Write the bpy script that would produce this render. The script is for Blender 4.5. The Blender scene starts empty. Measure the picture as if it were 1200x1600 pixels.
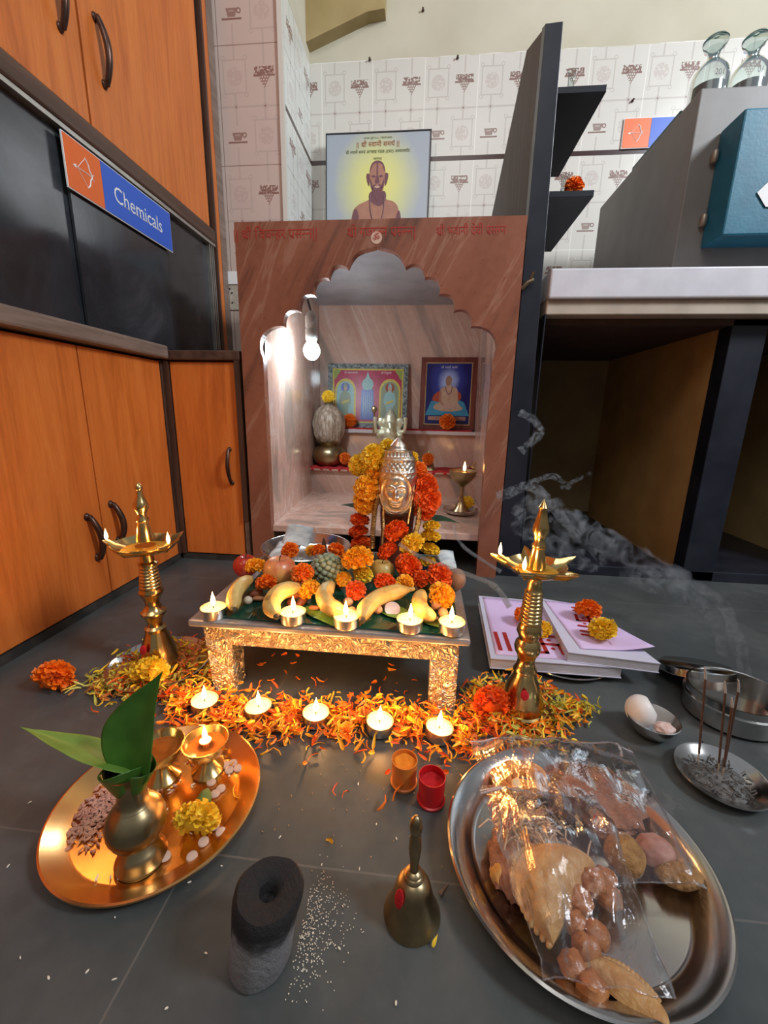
import bpy, bmesh, math, random
from mathutils import Vector, Matrix, Euler, noise
C = bpy.context.scene.collection
sc = bpy.context.scene
R = math.radians
PI = math.pi
# ------------------------------------------------ camera, world, light, exposure
cam = bpy.data.cameras.new('camera'); camo = bpy.data.objects.new('camera', cam); C.objects.link(camo)
m = [[0.994735, -0.042681, 0.093168], [0.100584, 0.232568, -0.967365], [0.01962, 0.971643, 0.235637]]
camo.matrix_world = Matrix([m[0]+[0.0], m[1]+[0.0], m[2]+[0.45], [0, 0, 0, 1]])
cam.sensor_fit = 'HORIZONTAL'; cam.sensor_width = 36; cam.lens = 36*644.03/1200
cam.clip_start = 0.01
sc.camera = camo
sc.view_settings.view_transform = 'Standard'; sc.view_settings.look = 'None'
sc.view_settings.gamma = 1; sc.view_settings.use_curve_mapping = False
sc.view_settings.exposure = 0.25
w = bpy.data.worlds.new('world'); sc.world = w; w.use_nodes = True
nt = w.node_tree; bg = nt.nodes['Background']
tc = nt.nodes.new('ShaderNodeTexCoord'); sp = nt.nodes.new('ShaderNodeSeparateXYZ'); rp = nt.nodes.new('ShaderNodeValToRGB')
nt.links.new(tc.outputs['Generated'], sp.inputs[0]); nt.links.new(sp.outputs[2], rp.inputs[0])
rp.color_ramp.elements[0].position = 0.0; rp.color_ramp.elements[0].color = (.22, .21, .20, 1)
rp.color_ramp.elements[1].position = 0.9; rp.color_ramp.elements[1].color = (.50, .54, .60, 1)
nt.links.new(rp.outputs[0], bg.inputs[0]); bg.inputs[1].default_value = 0.44

def area(name, loc, target, size, power, col, sy=None):
    l = bpy.data.lights.new(name, 'AREA'); l.energy = power; l.color = col; l.size = size
    if sy: l.shape = 'RECTANGLE'; l.size_y = sy
    o = bpy.data.objects.new(name, l); C.objects.link(o); o.location = loc
    o.rotation_euler = (Vector(target)-Vector(loc)).to_track_quat('-Z', 'Y').to_euler()
    return o
wl = area('window_light', (2.2, -.15, 2.35), (.1, 1.9, 1.35), 0.55, 38, (.88, .94, 1.0), .7); wl.data.spread = R(125)
area('ceiling_lamp_light', (-.2, -.8, 2.6), (0, .9, .4), 1.2, 14, (1.0, .96, .9))

# ------------------------------------------------ mesh helpers
class MB:
    def __init__(s): s.v = []; s.f = []; s.m = []; s.k = 0
    def add(s, vs, fs, M=None):
        b = len(s.v)
        for p in vs:
            p = Vector(p)
            s.v.append(M @ p if M is not None else p)
        for f in fs: s.f.append([b+i for i in f]); s.m.append(s.k)
        return s
    def box(s, x0, x1, y0, y1, z0, z1, M=None):
        vs = [(x, y, z) for x in (x0, x1) for y in (y0, y1) for z in (z0, z1)]
        return s.add(vs, [(0,1,3,2),(4,6,7,5),(0,4,5,1),(2,3,7,6),(0,2,6,4),(1,5,7,3)], M)
    def lathe(s, prof, n=40, M=None, mod=None, cap=True):
        vs = []; fs = []
        for (r, z) in prof:
            for i in range(n):
                a = 2*PI*i/n; rr = r*(mod(a, z) if mod else 1)
                vs.append((rr*math.cos(a), rr*math.sin(a), z))
        for j in range(len(prof)-1):
            for i in range(n):
                i2 = (i+1) % n
                fs.append((j*n+i, j*n+i2, (j+1)*n+i2, (j+1)*n+i))
        if cap:
            if prof[0][0] > 1e-5: fs.append(tuple(range(n-1, -1, -1)))
            if prof[-1][0] > 1e-5: fs.append(tuple((len(prof)-1)*n+i for i in range(n)))
        return s.add(vs, fs, M)
    def tube(s, pts, r, n=8, M=None, flat=1.0, closed=False):
        pts = [Vector(p) for p in pts]; L = len(pts)
        rs = r if isinstance(r, (list, tuple)) else [r]*L
        vs = []; fs = []; up = None
        for i, p in enumerate(pts):
            if closed: t = pts[(i+1) % L]-pts[i-1]
            else: t = pts[min(i+1, L-1)]-pts[max(i-1, 0)]
            t.normalize()
            if up is None: up = Vector((0, 0, 1)) if abs(t.z) < .9 else Vector((1, 0, 0))
            a = t.cross(up).normalized(); b = a.cross(t).normalized(); up = b
            for k in range(n):
                an = 2*PI*k/n
                vs.append(p+a*math.cos(an)*rs[i]+b*math.sin(an)*rs[i]*flat)
        for j in range(L if closed else L-1):
            j2 = (j+1) % L
            for k in range(n):
                k2 = (k+1) % n
                fs.append((j*n+k, j*n+k2, j2*n+k2, j2*n+k))
        if not closed: fs.append(tuple(range(n-1, -1, -1))); fs.append(tuple((L-1)*n+k for k in range(n)))
        return s.add(vs, fs, M)
    def ell(s, c, r, nu=20, nv=12, M=None, fn=None):
        if not isinstance(r, (list, tuple)): r = (r, r, r)
        vs = [(0, 0, -1)]; fs = []
        for j in range(1, nv):
            t = -PI/2+PI*j/nv
            for i in range(nu):
                a = 2*PI*i/nu; vs.append((math.cos(t)*math.cos(a), math.cos(t)*math.sin(a), math.sin(t)))
        vs.append((0, 0, 1)); T = len(vs)-1
        for i in range(nu):
            i2 = (i+1) % nu
            fs.append((0, 1+i2, 1+i)); fs.append((T, 1+(nv-2)*nu+i, 1+(nv-2)*nu+i2))
            for j in range(nv-2): fs.append((1+j*nu+i, 1+j*nu+i2, 1+(j+1)*nu+i2, 1+(j+1)*nu+i))
        out = []
        for p in vs:
            q = Vector(p)
            if fn: q = q*fn(q)
            q = Vector((q.x*r[0], q.y*r[1], q.z*r[2]))
            out.append((M @ q if M is not None else q)+Vector(c))
        return s.add(out, fs)
    def prism(s, poly, d, M=None):      # poly in local x,z ; extruded along y from 0 to d
        n = len(poly)
        vs = [(x, 0, z) for x, z in poly]+[(x, d, z) for x, z in poly]
        fs = [tuple(range(n)), tuple(range(2*n-1, n-1, -1))]+[(i, i+n, (i+1) % n+n, (i+1) % n) for i in range(n)]
        return s.add(vs, fs, M)
    def grid(s, fn, nu, nv, M=None):
        vs = [fn(i/nu, j/nv) for j in range(nv+1) for i in range(nu+1)]
        fs = [(j*(nu+1)+i, j*(nu+1)+i+1, (j+1)*(nu+1)+i+1, (j+1)*(nu+1)+i) for j in range(nv) for i in range(nu)]
        return s.add(vs, fs, M)
    def build(s, name, mat, parent=None, loc=None, rot=None, smooth=True, bevel=0, solid=0, sub=0, fix=True, remesh=0):
        me = bpy.data.meshes.new(name)
        me.from_pydata([tuple(v) for v in s.v], [], s.f)
        for mm in (mat if isinstance(mat, (list, tuple)) else [mat]): me.materials.append(mm)
        if isinstance(mat, (list, tuple)): me.polygons.foreach_set('material_index', s.m)
        if fix:
            bm = bmesh.new(); bm.from_mesh(me); bmesh.ops.recalc_face_normals(bm, faces=bm.faces); bm.to_mesh(me); bm.free()
        me.polygons.foreach_set('use_smooth', [smooth]*len(me.polygons)); me.update()
        if smooth:
            try: me.set_sharp_from_angle(angle=R(42))
            except Exception: pass
        o = bpy.data.objects.new(name, me); C.objects.link(o)
        if parent: o.parent = parent
        if loc: o.location = loc
        if rot: o.rotation_euler = rot
        if remesh:
            md = o.modifiers.new('r', 'REMESH'); md.mode = 'VOXEL'; md.voxel_size = remesh; md.use_smooth_shade = True
            ms = o.modifiers.new('s', 'SMOOTH'); ms.iterations = 3; ms.factor = .5
        if solid: md = o.modifiers.new('t', 'SOLIDIFY'); md.thickness = solid; md.offset = 0
        if bevel: md = o.modifiers.new('b', 'BEVEL'); md.width = bevel; md.segments = 2; md.limit_method = 'ANGLE'
        if sub: md = o.modifiers.new('u', 'SUBSURF'); md.levels = sub; md.render_levels = sub
        return o
def tag(o, label=None, cat=None, group=None, kind=None):
    if label: o['label'] = label
    if cat: o['category'] = cat
    if group: o['group'] = group
    if kind: o['kind'] = kind
    return o
def thing(name, label, cat, loc=(0, 0, 0), rz=0, group=None, rot=None):
    o = bpy.data.objects.new(name, None); C.objects.link(o); o.empty_display_size = .02
    o.location = loc; o.rotation_euler = rot if rot else (0, 0, rz)
    return tag(o, label, cat, group)
def copy_tree(o, parent=None):
    c = o.copy(); C.objects.link(c)
    if parent: c.parent = parent
    for ch in o.children: copy_tree(ch, c)
    return c
def smooth_closed(pts, k=4):
    out = []; n = len(pts)
    for i in range(n):
        p0, p1, p2, p3 = (Vector((*pts[(i+d) % n], 0)) for d in (-1, 0, 1, 2))
        for j in range(k):
            t = j/k
            q = .5*((2*p1)+(p2-p0)*t+(2*p0-5*p1+4*p2-p3)*t*t+(3*p1-p0-3*p2+p3)*t**3)
            out.append((q.x, q.y))
    return out
def spline(pts, k=6):
    pts = [Vector(p) for p in pts]; out = []; n = len(pts)
    for i in range(n-1):
        p0 = pts[max(i-1, 0)]; p1 = pts[i]; p2 = pts[i+1]; p3 = pts[min(i+2, n-1)]
        for j in range(k):
            t = j/k
            out.append(.5*((2*p1)+(p2-p0)*t+(2*p0-5*p1+4*p2-p3)*t*t+(3*p1-p0-3*p2+p3)*t**3))
    out.append(pts[-1]); return out
def circ(cx, cz, rx, rz=None, n=20, a0=0, a1=2*PI):
    rz = rz or rx; full = abs(a1-a0-2*PI) < 1e-6
    return [(cx+rx*math.cos(a0+(a1-a0)*i/(n if full else n-1)), cz+rz*math.sin(a0+(a1-a0)*i/(n if full else n-1))) for i in range(n)]

# ------------------------------------------------ node expression helper
class E:
    def __init__(s, nt, k): s.nt = nt; s.k = k
    def _m(s, op, *a):
        n = s.nt.nodes.new('ShaderNodeMath'); n.operation = op
        for i, x in enumerate(a):
            if isinstance(x, E): s.nt.links.new(x.k, n.inputs[i])
            else: n.inputs[i].default_value = float(x)
        return E(s.nt, n.outputs[0])
    def __add__(s, o): return s._m('ADD', s, o)
    def __radd__(s, o): return s._m('ADD', o, s)
    def __sub__(s, o): return s._m('SUBTRACT', s, o)
    def __rsub__(s, o): return s._m('SUBTRACT', o, s)
    def __mul__(s, o): return s._m('MULTIPLY', s, o)
    def __rmul__(s, o): return s._m('MULTIPLY', o, s)
    def __truediv__(s, o): return s._m('DIVIDE', s, o)
    def abs(s): return s._m('ABSOLUTE', s)
    def lt(s, o): return s._m('LESS_THAN', s, o)
    def gt(s, o): return s._m('GREATER_THAN', s, o)
    def mx(s, o): return s._m('MAXIMUM', s, o)
    def mn(s, o): return s._m('MINIMUM', s, o)
    def fract(s): return s._m('FRACT', s)
    def sqrt(s): return s._m('SQRT', s)
    def sin(s): return s._m('SINE', s)
    def pw(s, o): return s._m('POWER', s, o)
class MAT:
    def __init__(s, name, col=(.5, .5, .5), rough=.5, metal=0, **kw):
        s.m = bpy.data.materials.new(name); s.m.use_nodes = True; s.nt = s.m.node_tree; s.b = s.nt.nodes['Principled BSDF']
        s.set('Base Color', col); s.set('Roughness', rough); s.set('Metallic', metal)
        for k, v in kw.items(): s.set(k.replace('_', ' '), v)
        s.tc = s.nt.nodes.new('ShaderNodeTexCoord')
    def set(s, k, v):
        i = s.b.inputs[k]
        if isinstance(v, E): s.nt.links.new(v.k, i)
        elif isinstance(v, bpy.types.NodeSocket): s.nt.links.new(v, i)
        elif isinstance(v, (tuple, list)): i.default_value = (*v, 1) if len(v) == 3 and len(i.default_value) == 4 else v
        else: i.default_value = v
    def xyz(s, out='Object', scale=(1, 1, 1), loc=(0, 0, 0), rot=(0, 0, 0)):
        mp = s.nt.nodes.new('ShaderNodeMapping'); mp.inputs['Scale'].default_value = scale
        mp.inputs['Location'].default_value = loc; mp.inputs['Rotation'].default_value = rot
        s.nt.links.new(s.tc.outputs[out], mp.inputs[0]); return mp.outputs[0]
    def rs(s, rot, scale, loc=(0, 0, 0)):
        mp = s.nt.nodes.new('ShaderNodeMapping'); mp.inputs['Scale'].default_value = scale; mp.inputs['Location'].default_value = loc
        s.nt.links.new(s.xyz(rot=rot), mp.inputs[0]); return mp.outputs[0]
    def sep(s, v):
        n = s.nt.nodes.new('ShaderNodeSeparateXYZ'); s.nt.links.new(v, n.inputs[0])
        return [E(s.nt, n.outputs[i]) for i in range(3)]
    def noise(s, v, scale=5, detail=4, rough=.5, dist=0):
        n = s.nt.nodes.new('ShaderNodeTexNoise'); s.nt.links.new(v, n.inputs['Vector'])
        n.inputs['Scale'].default_value = scale; n.inputs['Detail'].default_value = detail; n.inputs['Roughness'].default_value = rough
        n.inputs['Distortion'].default_value = dist
        return E(s.nt, n.outputs['Fac'])
    def vor(s, v, scale=5, feat='F1'):
        n = s.nt.nodes.new('ShaderNodeTexVoronoi'); s.nt.links.new(v, n.inputs['Vector']); n.inputs['Scale'].default_value = scale; n.feature = feat
        return E(s.nt, n.outputs['Distance'])
    def ramp(s, f, stops):
        n = s.nt.nodes.new('ShaderNodeValToRGB'); s.nt.links.new(f.k, n.inputs[0]); cr = n.color_ramp
        while len(cr.elements) < len(stops): cr.elements.new(.5)
        for e, (p, c) in zip(cr.elements, stops): e.position = p; e.color = (*c, 1) if len(c) == 3 else c
        return n.outputs[0]
    def mix(s, f, a, b):
        n = s.nt.nodes.new('ShaderNodeMix'); n.data_type = 'RGBA'
        for k, x in ((0, f), (6, a), (7, b)):
            if isinstance(x, E): s.nt.links.new(x.k, n.inputs[k])
            elif isinstance(x, bpy.types.NodeSocket): s.nt.links.new(x, n.inputs[k])
            elif isinstance(x, (tuple, list)): n.inputs[k].default_value = (*x, 1)
            else: n.inputs[k].default_value = x
        return n.outputs[2]
    def bump(s, h, strength=.3, dist=.002):
        n = s.nt.nodes.new('ShaderNodeBump'); s.nt.links.new(h.k, n.inputs['Height']); n.inputs['Strength'].default_value = strength
        n.inputs['Distance'].default_value = dist; s.nt.links.new(n.outputs[0], s.b.inputs['Normal'])
def simple(name, c1, c2=None, rough=.5, metal=0, scale=30, bump=0, bscale=200, bdist=.001, rvar=0, **kw):
    M = MAT(name, c1, rough, metal, **kw); v = M.xyz()
    if c2:
        n = M.noise(v, scale, 5); M.set('Base Color', M.ramp(n, [(.35, c1), (.65, c2)]))
    if rvar: M.set('Roughness', M.noise(v, scale*.7, 3)*rvar+(rough-rvar/2))
    if bump: M.bump(M.noise(v, bscale, 3), bump, bdist)
    return M.m
def emis(name, col, st):
    m = bpy.data.materials.new(name); m.use_nodes = True; nt = m.node_tree; b = nt.nodes['Principled BSDF']
    b.inputs['Base Color'].default_value = (*col, 1); b.inputs['Emission Color'].default_value = (*col, 1); b.inputs['Emission Strength'].default_value = st
    return m

# ------------------------------------------------ materials
def wood(name, a, b, c, axis='z', rough=.38):
    M = MAT(name, a, rough); s = {'z': (9, 9, .8), 'y': (9, .8, 9), 'x': (.8, 9, 9)}[axis]
    v = M.xyz(scale=s); n = M.noise(v, 3.0, 6, .6, 1.2); n2 = M.noise(M.xyz(scale=tuple(k*6 for k in s)), 5, 3, .6)
    M.set('Base Color', M.ramp(n*.75+n2*.25, [(.3, a), (.5, b), (.72, c)]))
    M.set('Roughness', n2*.15+rough-.07)
    M.bump(n2, .08, .0005); return M.m
LAM = wood('orange_laminate', (.42, .095, .014), (.60, .155, .026), (.70, .215, .042))
TRIM = wood('dark_wood_trim', (.035, .016, .010), (.075, .035, .022), (.13, .07, .045), 'y', .45)
TRIMZ = wood('dark_wood_post', (.035, .016, .010), (.07, .032, .02), (.11, .06, .04), 'z', .45)
GREYWOOD = wood('worn_sill', (.12, .08, .06), (.2, .14, .11), (.3, .22, .18), 'y', .5)
BLACKP = simple('black_blue_paint', (.008, .010, .018), (.016, .018, .028), .35, scale=14, bump=.15, bscale=60)
POSTSIDE = wood('scuffed_board', (.05, .04, .035), (.09, .075, .065), (.14, .12, .10), 'z', .6)
HANDLE = simple('bronze_handle', (.05, .025, .018), (.10, .05, .035), .3, .6, scale=60)
ALU = simple('aluminium', (.45, .44, .42), (.55, .54, .5), .35, .9)
GLASSD = None
def dark_glass():
    M = MAT('dark_cabinet_glass', (.03, .033, .037), .08); v = M.xyz(scale=(1, 1.2, 1))
    n = M.noise(v, 5, 5, .6, .6); M.set('Base Color', M.ramp(n, [(.3, (.012, .013, .015)), (.6, (.032, .036, .042)), (.8, (.07, .075, .085))]))
    M.set('Roughness', M.noise(v, 9, 4)*.22+.04); M.set('Specular IOR Level', .6); return M.m
GLASSD = dark_glass()
def marble(name, base, alt, vein, dark, rough=.22, rot=(0, R(-28), 0), sc=1.0):
    M = MAT(name, base, rough, Specular_IOR_Level=.5)
    v = M.rs(rot, (5*sc, 5*sc, .9*sc)); n = M.noise(v, 1.6, 6, .6, .4)
    n2 = M.noise(M.rs(rot, (7*sc, 7*sc, .7*sc), (3, 1, 2)), 1.2, 5, .6, .35)
    n3 = M.noise(M.xyz(), 55, 4)
    c = M.ramp(n*.8+n3*.2, [(.32, base), (.6, alt)])
    band = (1-((n2-.5).abs()*60)).mx(0)*.45
    c = M.mix(band, c, vein)
    d = M.ramp(n2, [(.56, (0, 0, 0)), (.64, (1, 1, 1))])
    e = M.nt.nodes.new('ShaderNodeRGBToBW'); M.nt.links.new(d, e.inputs[0])
    c = M.mix(E(M.nt, e.outputs[0])*.7, c, dark)
    M.set('Base Color', c); M.set('Roughness', n3*.16+rough-.08); return M.m
MARB = marble('brown_pink_marble', (.19, .062, .033), (.29, .105, .06), (.40, .22, .15), (.045, .022, .018), .3)
MARBI = marble('pale_pink_marble', (.50, .29, .22), (.64, .43, .35), (.76, .66, .6), (.26, .22, .19), .12, sc=.8, rot=(0, R(24), 0))
MARBC = simple('grey_stone_ceiling', (.24, .25, .27), (.33, .34, .36), .35, scale=12)
CREAM = simple('cream_plaster', (.58, .54, .42), (.68, .64, .51), .85, scale=6, bump=.2, bscale=40)
TAN = simple('shaded_ochre_plaster', (.33, .24, .10), (.42, .32, .15), .85, scale=6, bump=.2, bscale=40)
def tile_mat(name, axis, uo, vo, warm, stripe):
    M = MAT(name, (.7, .7, .66), .25); x, y, z = M.sep(M.xyz())
    u = x if axis == 'x' else y
    W, H = .204, .334
    tu = ((u-uo)/W+50).fract(); tv = ((z-vo)/H+50).fract()      # 0..1 in the tile, v up
    du = tu.mn(1-tu)*W; dv = tv.mn(1-tv)*H
    base = M.mix(M.noise(M.xyz(), 9, 4)*.8, warm, tuple(c*.86 for c in warm))
    px = tu*W; pz = tv*H
    def ring(cx, cz, hw, hh, t):
        a = ((px-cx).abs()-hw); b = ((pz-cz).abs()-hh); d = a.mx(b)
        return d.abs().lt(t)
    def circle(cx, cz, r, t=None):
        dx = px-cx; dz = pz-cz; d = (dx*dx+dz*dz).sqrt()
        return (d-r).abs().lt(t) if t else d.lt(r)
    lines = ring(.052, .25, .038, .045, .0022)
    lines = lines.mx(ring(.152, .084, .038, .045, .0022))
    for cx, cz in ((.052, .25), (.152, .084)):
        for sx in (-1, 1):
            for sz in (-1, 1): lines = lines.mx(circle(cx+sx*.038, cz+sz*.05, .006, .0014))
    lines = lines.mx((px-.052).abs().lt(.003)*((pz-.25).abs().gt(.045))*((pz-.084).abs().gt(.03)))
    lines = lines.mx((px-.152).abs().lt(.003)*((pz-.084).abs().gt(.045))*((pz-.25).abs().gt(.03)))
    lines = lines.mx((pz-.167).abs().lt(.003))
    lines = lines.mx(circle(.052, .167, .009)).mx(circle(.152, .167, .009))
    c = M.mix(lines*.42, base, (.36, .30, .27))
    ln = M.noise(M.xyz(), 120, 3)
    med = circle(.052, .25, .026).mx(circle(.152, .084, .026))*(ln.gt(.44))
    c = M.mix(med*.36, c, (.42, .3, .28))
    dots = circle(.052, .167, .0028).mx(circle(.152, .167, .0028))
    # bunch of grapes : honeycomb of dots in a down-pointing triangle, leaves on top
    gx = (px-.152).abs(); gz = pz-.228
    tri = (gx.lt(gz*.62+.008))*(gz.gt(-.012))*(gz.lt(.034))
    rz_ = pz/.0078; rf = rz_-rz_.fract(); ca = (px/.0086+rf*.5).fract()-.5; cb = rz_.fract()-.5
    grapes = tri*((ca*ca+cb*cb).sqrt().gt(.33))*.85
    leaf = (gx.lt(.033))*((gz-.034).abs().lt(.012))*ln.gt(.47)
    bar = (gx.lt(.036))*((gz-.022).abs().lt(.003))*gx.gt(.012)
    # tea cup on a saucer
    cx = (px-.052).abs(); cz = pz-.084
    cup = cx.lt(cz*.28+.0155)*(cz.abs().lt(.0115))*.82-(cx.lt(.009)*(cz-.004).abs().lt(.0025))*.3
    cup = cup.mx(circle(.052+.024, .088, .006, .0018))
    sau = cx.lt(.033)*((cz+.0165).abs().lt(.0026))
    ink = grapes.mx(leaf).mx(bar).mx(cup).mx(sau).mx(dots)
    c = M.mix(ink*.85, c, (.17, .065, .05))
    grout = du.lt(.0013).mx(dv.lt(.0013))
    c = M.mix(grout*.85, c, (.80, .78, .72) if axis == 'x' and stripe else (.2, .13, .1))
    if stripe:
        s = (z-1.441).abs().lt(.0085); c = M.mix(s, c, (.045, .018, .015))
        pl = z.gt(1.775+ (M.noise(M.xyz(), 12, 2)-.5)*.012); cr = M.ramp(M.noise(M.xyz(), 4, 5), [(.3, (.48, .44, .33)), (.7, (.58, .54, .42))])
        c = M.mix(pl, c, cr); M.set('Roughness', pl*.6+.25)
    M.set('Base Color', c); return M.m
TILE_B = tile_mat('printed_tiles_back', 'x', .142, 1.441, (.66, .63, .57), True)
TILE_S = tile_mat('printed_tiles_side', 'y', 1.95, 1.441, (.74, .74, .70), True)
TILE_C = tile_mat('printed_tiles_column', 'x', -.727, 1.26, (.56, .45, .40), False)
def floor_mat():
    M = MAT('kadappa_stone_floor', (.05, .055, .055), .4); v = M.xyz(); x, y, z = M.sep(v)
    n = M.noise(v, 5, 7, .6, .4); n2 = M.noise(v, 60, 4)
    c = M.ramp(n*.8+n2*.2, [(.3, (.048, .054, .055)), (.5, (.070, .077, .077)), (.7, (.105, .110, .106))])
    l1 = ((y-.314-(n-.5)*.004).abs().lt(.0011)).mx((y-1.0).abs().lt(.001))
    l2 = ((x+.224+(n-.5)*.004).abs().lt(.0010)).mx((x-.40).abs().lt(.001)*y.lt(.314))
    g = l1.mx(l2); c = M.mix(g*.6, c, (.16, .15, .135))
    ch = M.noise(M.xyz(loc=(4, 2, 0)), 11, 6, .7).gt(.66)
    c = M.mix(ch*.35, c, (.14, .14, .135)); M.set('Base Color', c)
    M.set('Roughness', n*.35+.22); M.bump(n2, .12, .0008); return M.m
FLOOR = floor_mat()
BRASS = simple('polished_brass', (.74, .52, .22), (.58, .40, .16), .2, 1, scale=25, rvar=.14)
BRASSD = simple('aged_brass', (.46, .36, .20), (.34, .26, .14), .3, 1, scale=40, rvar=.15)
COPPER = simple('golden_brass_tray', (.86, .50, .20), (.74, .40, .15), .22, 1, scale=9, rvar=.16)
STEEL = simple('stainless_steel', (.62, .60, .57), (.54, .52, .5), .17, 1, scale=8, rvar=.12)
SILVER = simple('silver_metal', (.82, .72, .60), (.66, .56, .46), .34, 1, scale=70, rvar=.1)
WAX = MAT('cream_wax', (.86, .76, .42), .45, Subsurface_Weight=.35, Subsurface_Radius=(.01, .006, .003), Subsurface_Scale=.6).m
FLAME = emis('candle_flame', (1.0, .55, .16), 26)
WICK = simple('charred_wick', (.02, .015, .01), None, .9)
def petal_mat(name, a, b, sc=40):
    M = MAT(name, a, .55); M.set('Base Color', M.ramp(M.noise(M.xyz(), sc, 3), [(.35, a), (.68, b)]))
    M.set('Subsurface Weight', .15); M.set('Subsurface Radius', (.006, .003, .001)); return M.m
MO = petal_mat('orange_marigold_petals', (.80, .14, .006), (.95, .27, .012))
MR = petal_mat('red_orange_marigold_petals', (.72, .075, .006), (.90, .16, .012))
MY = petal_mat('yellow_marigold_petals', (.88, .52, .02), (.95, .70, .05))
MA = petal_mat('amber_marigold_petals', (.88, .36, .01), (.95, .52, .03))
PG = petal_mat('greenish_petals', (.50, .44, .06), (.68, .62, .14))
PB = petal_mat('dried_petals', (.42, .12, .02), (.6, .24, .04))
GREEN = simple('deep_green_leaf', (.018, .075, .012), (.035, .12, .02), .35, scale=20)
REDC = simple('red_cloth', (.55, .02, .025), (.4, .012, .018), .8, scale=60, bump=.3, bscale=300)
REDP = simple('red_powder', (.55, .008, .012), (.38, .004, .008), .95, scale=120, bump=.6, bscale=500, bdist=.002)
ORP = simple('turmeric_powder', (.85, .30, .02), (.72, .20, .01), .95, scale=120, bump=.6, bscale=500, bdist=.002)
INK_R = simple('red_print', (.40, .02, .015), None, .6)
INK_K = simple('black_print', (.03, .03, .035), None, .6)
INK_B = simple('brown_print', (.33, .075, .02), None, .6)
WHITE = simple('white_paint', (.8, .8, .8), None, .5)
SGREEN = simple('green_print', (.1, .12, .03), None, .6)

# ------------------------------------------------ lettering (Devanagari laid out letter by letter)
_gl = {}
def glyph(ch):
    if ch in _gl: return _gl[ch]
    def ev(s):
        c = bpy.data.curves.new('t', 'FONT'); c.body = s; c.resolution_u = 3; o = bpy.data.objects.new('t', c); C.objects.link(o)
        bpy.context.view_layer.update(); dg = bpy.context.evaluated_depsgraph_get()
        me = bpy.data.meshes.new_from_object(o.evaluated_get(dg)); v = [tuple(p.co) for p in me.vertices]; f = [tuple(p.vertices) for p in me.polygons]
        bpy.data.objects.remove(o); bpy.data.meshes.remove(me); bpy.data.curves.remove(c); return v, f
    v, f = ev(ch); ref = '|' if ord(ch[0]) < 256 else '\u0964'
    adv = max(p[0] for p in ev(ch+ref)[0])-max(p[0] for p in ev(ref)[0])
    _gl[ch] = (v, f, adv); return _gl[ch]
def text_mb(tokens, size, cx=0, cz=0, th=.0006, align='C', sx=1.0, serif=False):
    """tokens: string or list; a token '~x' is x cut to its half form, '^' a reph hook, '/' a ra-stroke under the last letter"""
    out = MB(); x = 0; pieces = []; last = 0
    for t in tokens:
        if t == '/':
            pieces.append(([(x-.40, .14, 0), (x-.36, .22, 0), (x-.05-.06, .06, 0), (x-.05-.09, -.02, 0)][::-1], [(0, 1, 2, 3)])); continue
        if t == '^':
            q = [(x-.16+.13*math.cos(a), .66+.16*math.sin(a), 0) for a in [PI*k/8 for k in range(9)]]
            q2 = [(x-.16+.07*math.cos(a), .66+.10*math.sin(a), 0) for a in [PI*k/8 for k in range(9)]]
            pieces.append((q+q2, [(i, i+1, i+10, i+9) for i in range(8)])); continue
        half = t.startswith('~'); ch = t[1:] if half else t
        if ch == ' ': x += .3; continue
        v, f, adv = glyph(ch)
        if half:
            cut = adv-.17; keep = set(i for i, p in enumerate(v) if p[0] < cut+.02)
            v2 = [(min(p[0], cut), p[1], 0) for p in v]; f2 = [g for g in f if any(i in keep for i in g)]
            pieces.append(([(p[0]+x, p[1], 0) for p in v2], f2)); x += cut
        else:
            pieces.append(([(p[0]+x, p[1], 0) for p in v], f))
            if serif:
                ymax = max(p[1] for p in v)
                for yy, dn in ((0, 1), (ymax, -1)):
                    xs = sorted(set(round(p[0], 3) for p in v if abs(p[1]-yy) < 1e-3)); i = 0
                    while i < len(xs)-1:
                        if .04 < xs[i+1]-xs[i] < .2:
                            a_, b_ = xs[i]-.055, xs[i+1]+(.055 if yy == 0 else 0)
                            pieces.append(([(x+a_, yy, 0), (x+b_, yy, 0), (x+b_, yy+.035*dn, 0), (x+a_, yy+.035*dn, 0)][::dn], [(0, 1, 2, 3)])); i += 2
                        else: i += 1
            x += adv
    off = -x/2 if align == 'C' else 0
    for v, f in pieces:
        out.add([(cx+(p[0]+off)*size*sx, -th, cz+p[1]*size) for p in v], f)
    return out

# ================================================ the setting
def struct(name, mb, mat, **kw): return tag(mb.build(name, mat, smooth=False, **kw), kind='structure')
struct('floor', MB().box(-1.1, 1.9, -1.1, 2.0, -.03, 0), FLOOR)
struct('wall_back', MB().box(-.9, 2.1, 1.95, 2.0, 0, 2.7), TILE_B)
struct('wall_left', MB().box(-1.10, -1.06, -1.1, 2.0, 0, 2.7), CREAM)
wc = MB(); wc.box(-.95, -.517, 1.592, 1.95, 0, 2.7)
wco = wc.build('wall_pillar', [TILE_C, TILE_S], smooth=False); tag(wco, kind='structure')
for p in wco.data.polygons: p.material_index = 1 if abs(p.normal.x) > .5 else 0
tan_shadow = MB().prism([(-.53, 1.806), (-.413, 1.845), (-.282, 1.889), (-.218, 1.895), (-.214, 2.5), (-.53, 2.5)], .05)  # tan paint and the diagonal wall shadow over it, built as one block
struct('tan_shadow_patch', tan_shadow, TAN, loc=(0, 1.90, 0))
struct('trim_2', MB().box(-.524, -.509, 1.584, 1.60, 0, 2.6), simple('white_edge', (.6, .58, .52), None, .6))
SK = simple('dark_stone_skirting', (.02, .02, .02), (.05, .045, .04), .5, scale=30)
struct('baseboard_left', MB().box(-.80, -.727, -1.0, 1.12, 0, .019), SK)
struct('baseboard_back', MB().box(-.727, -.500, 1.135, 1.17, 0, .019), SK)

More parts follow.
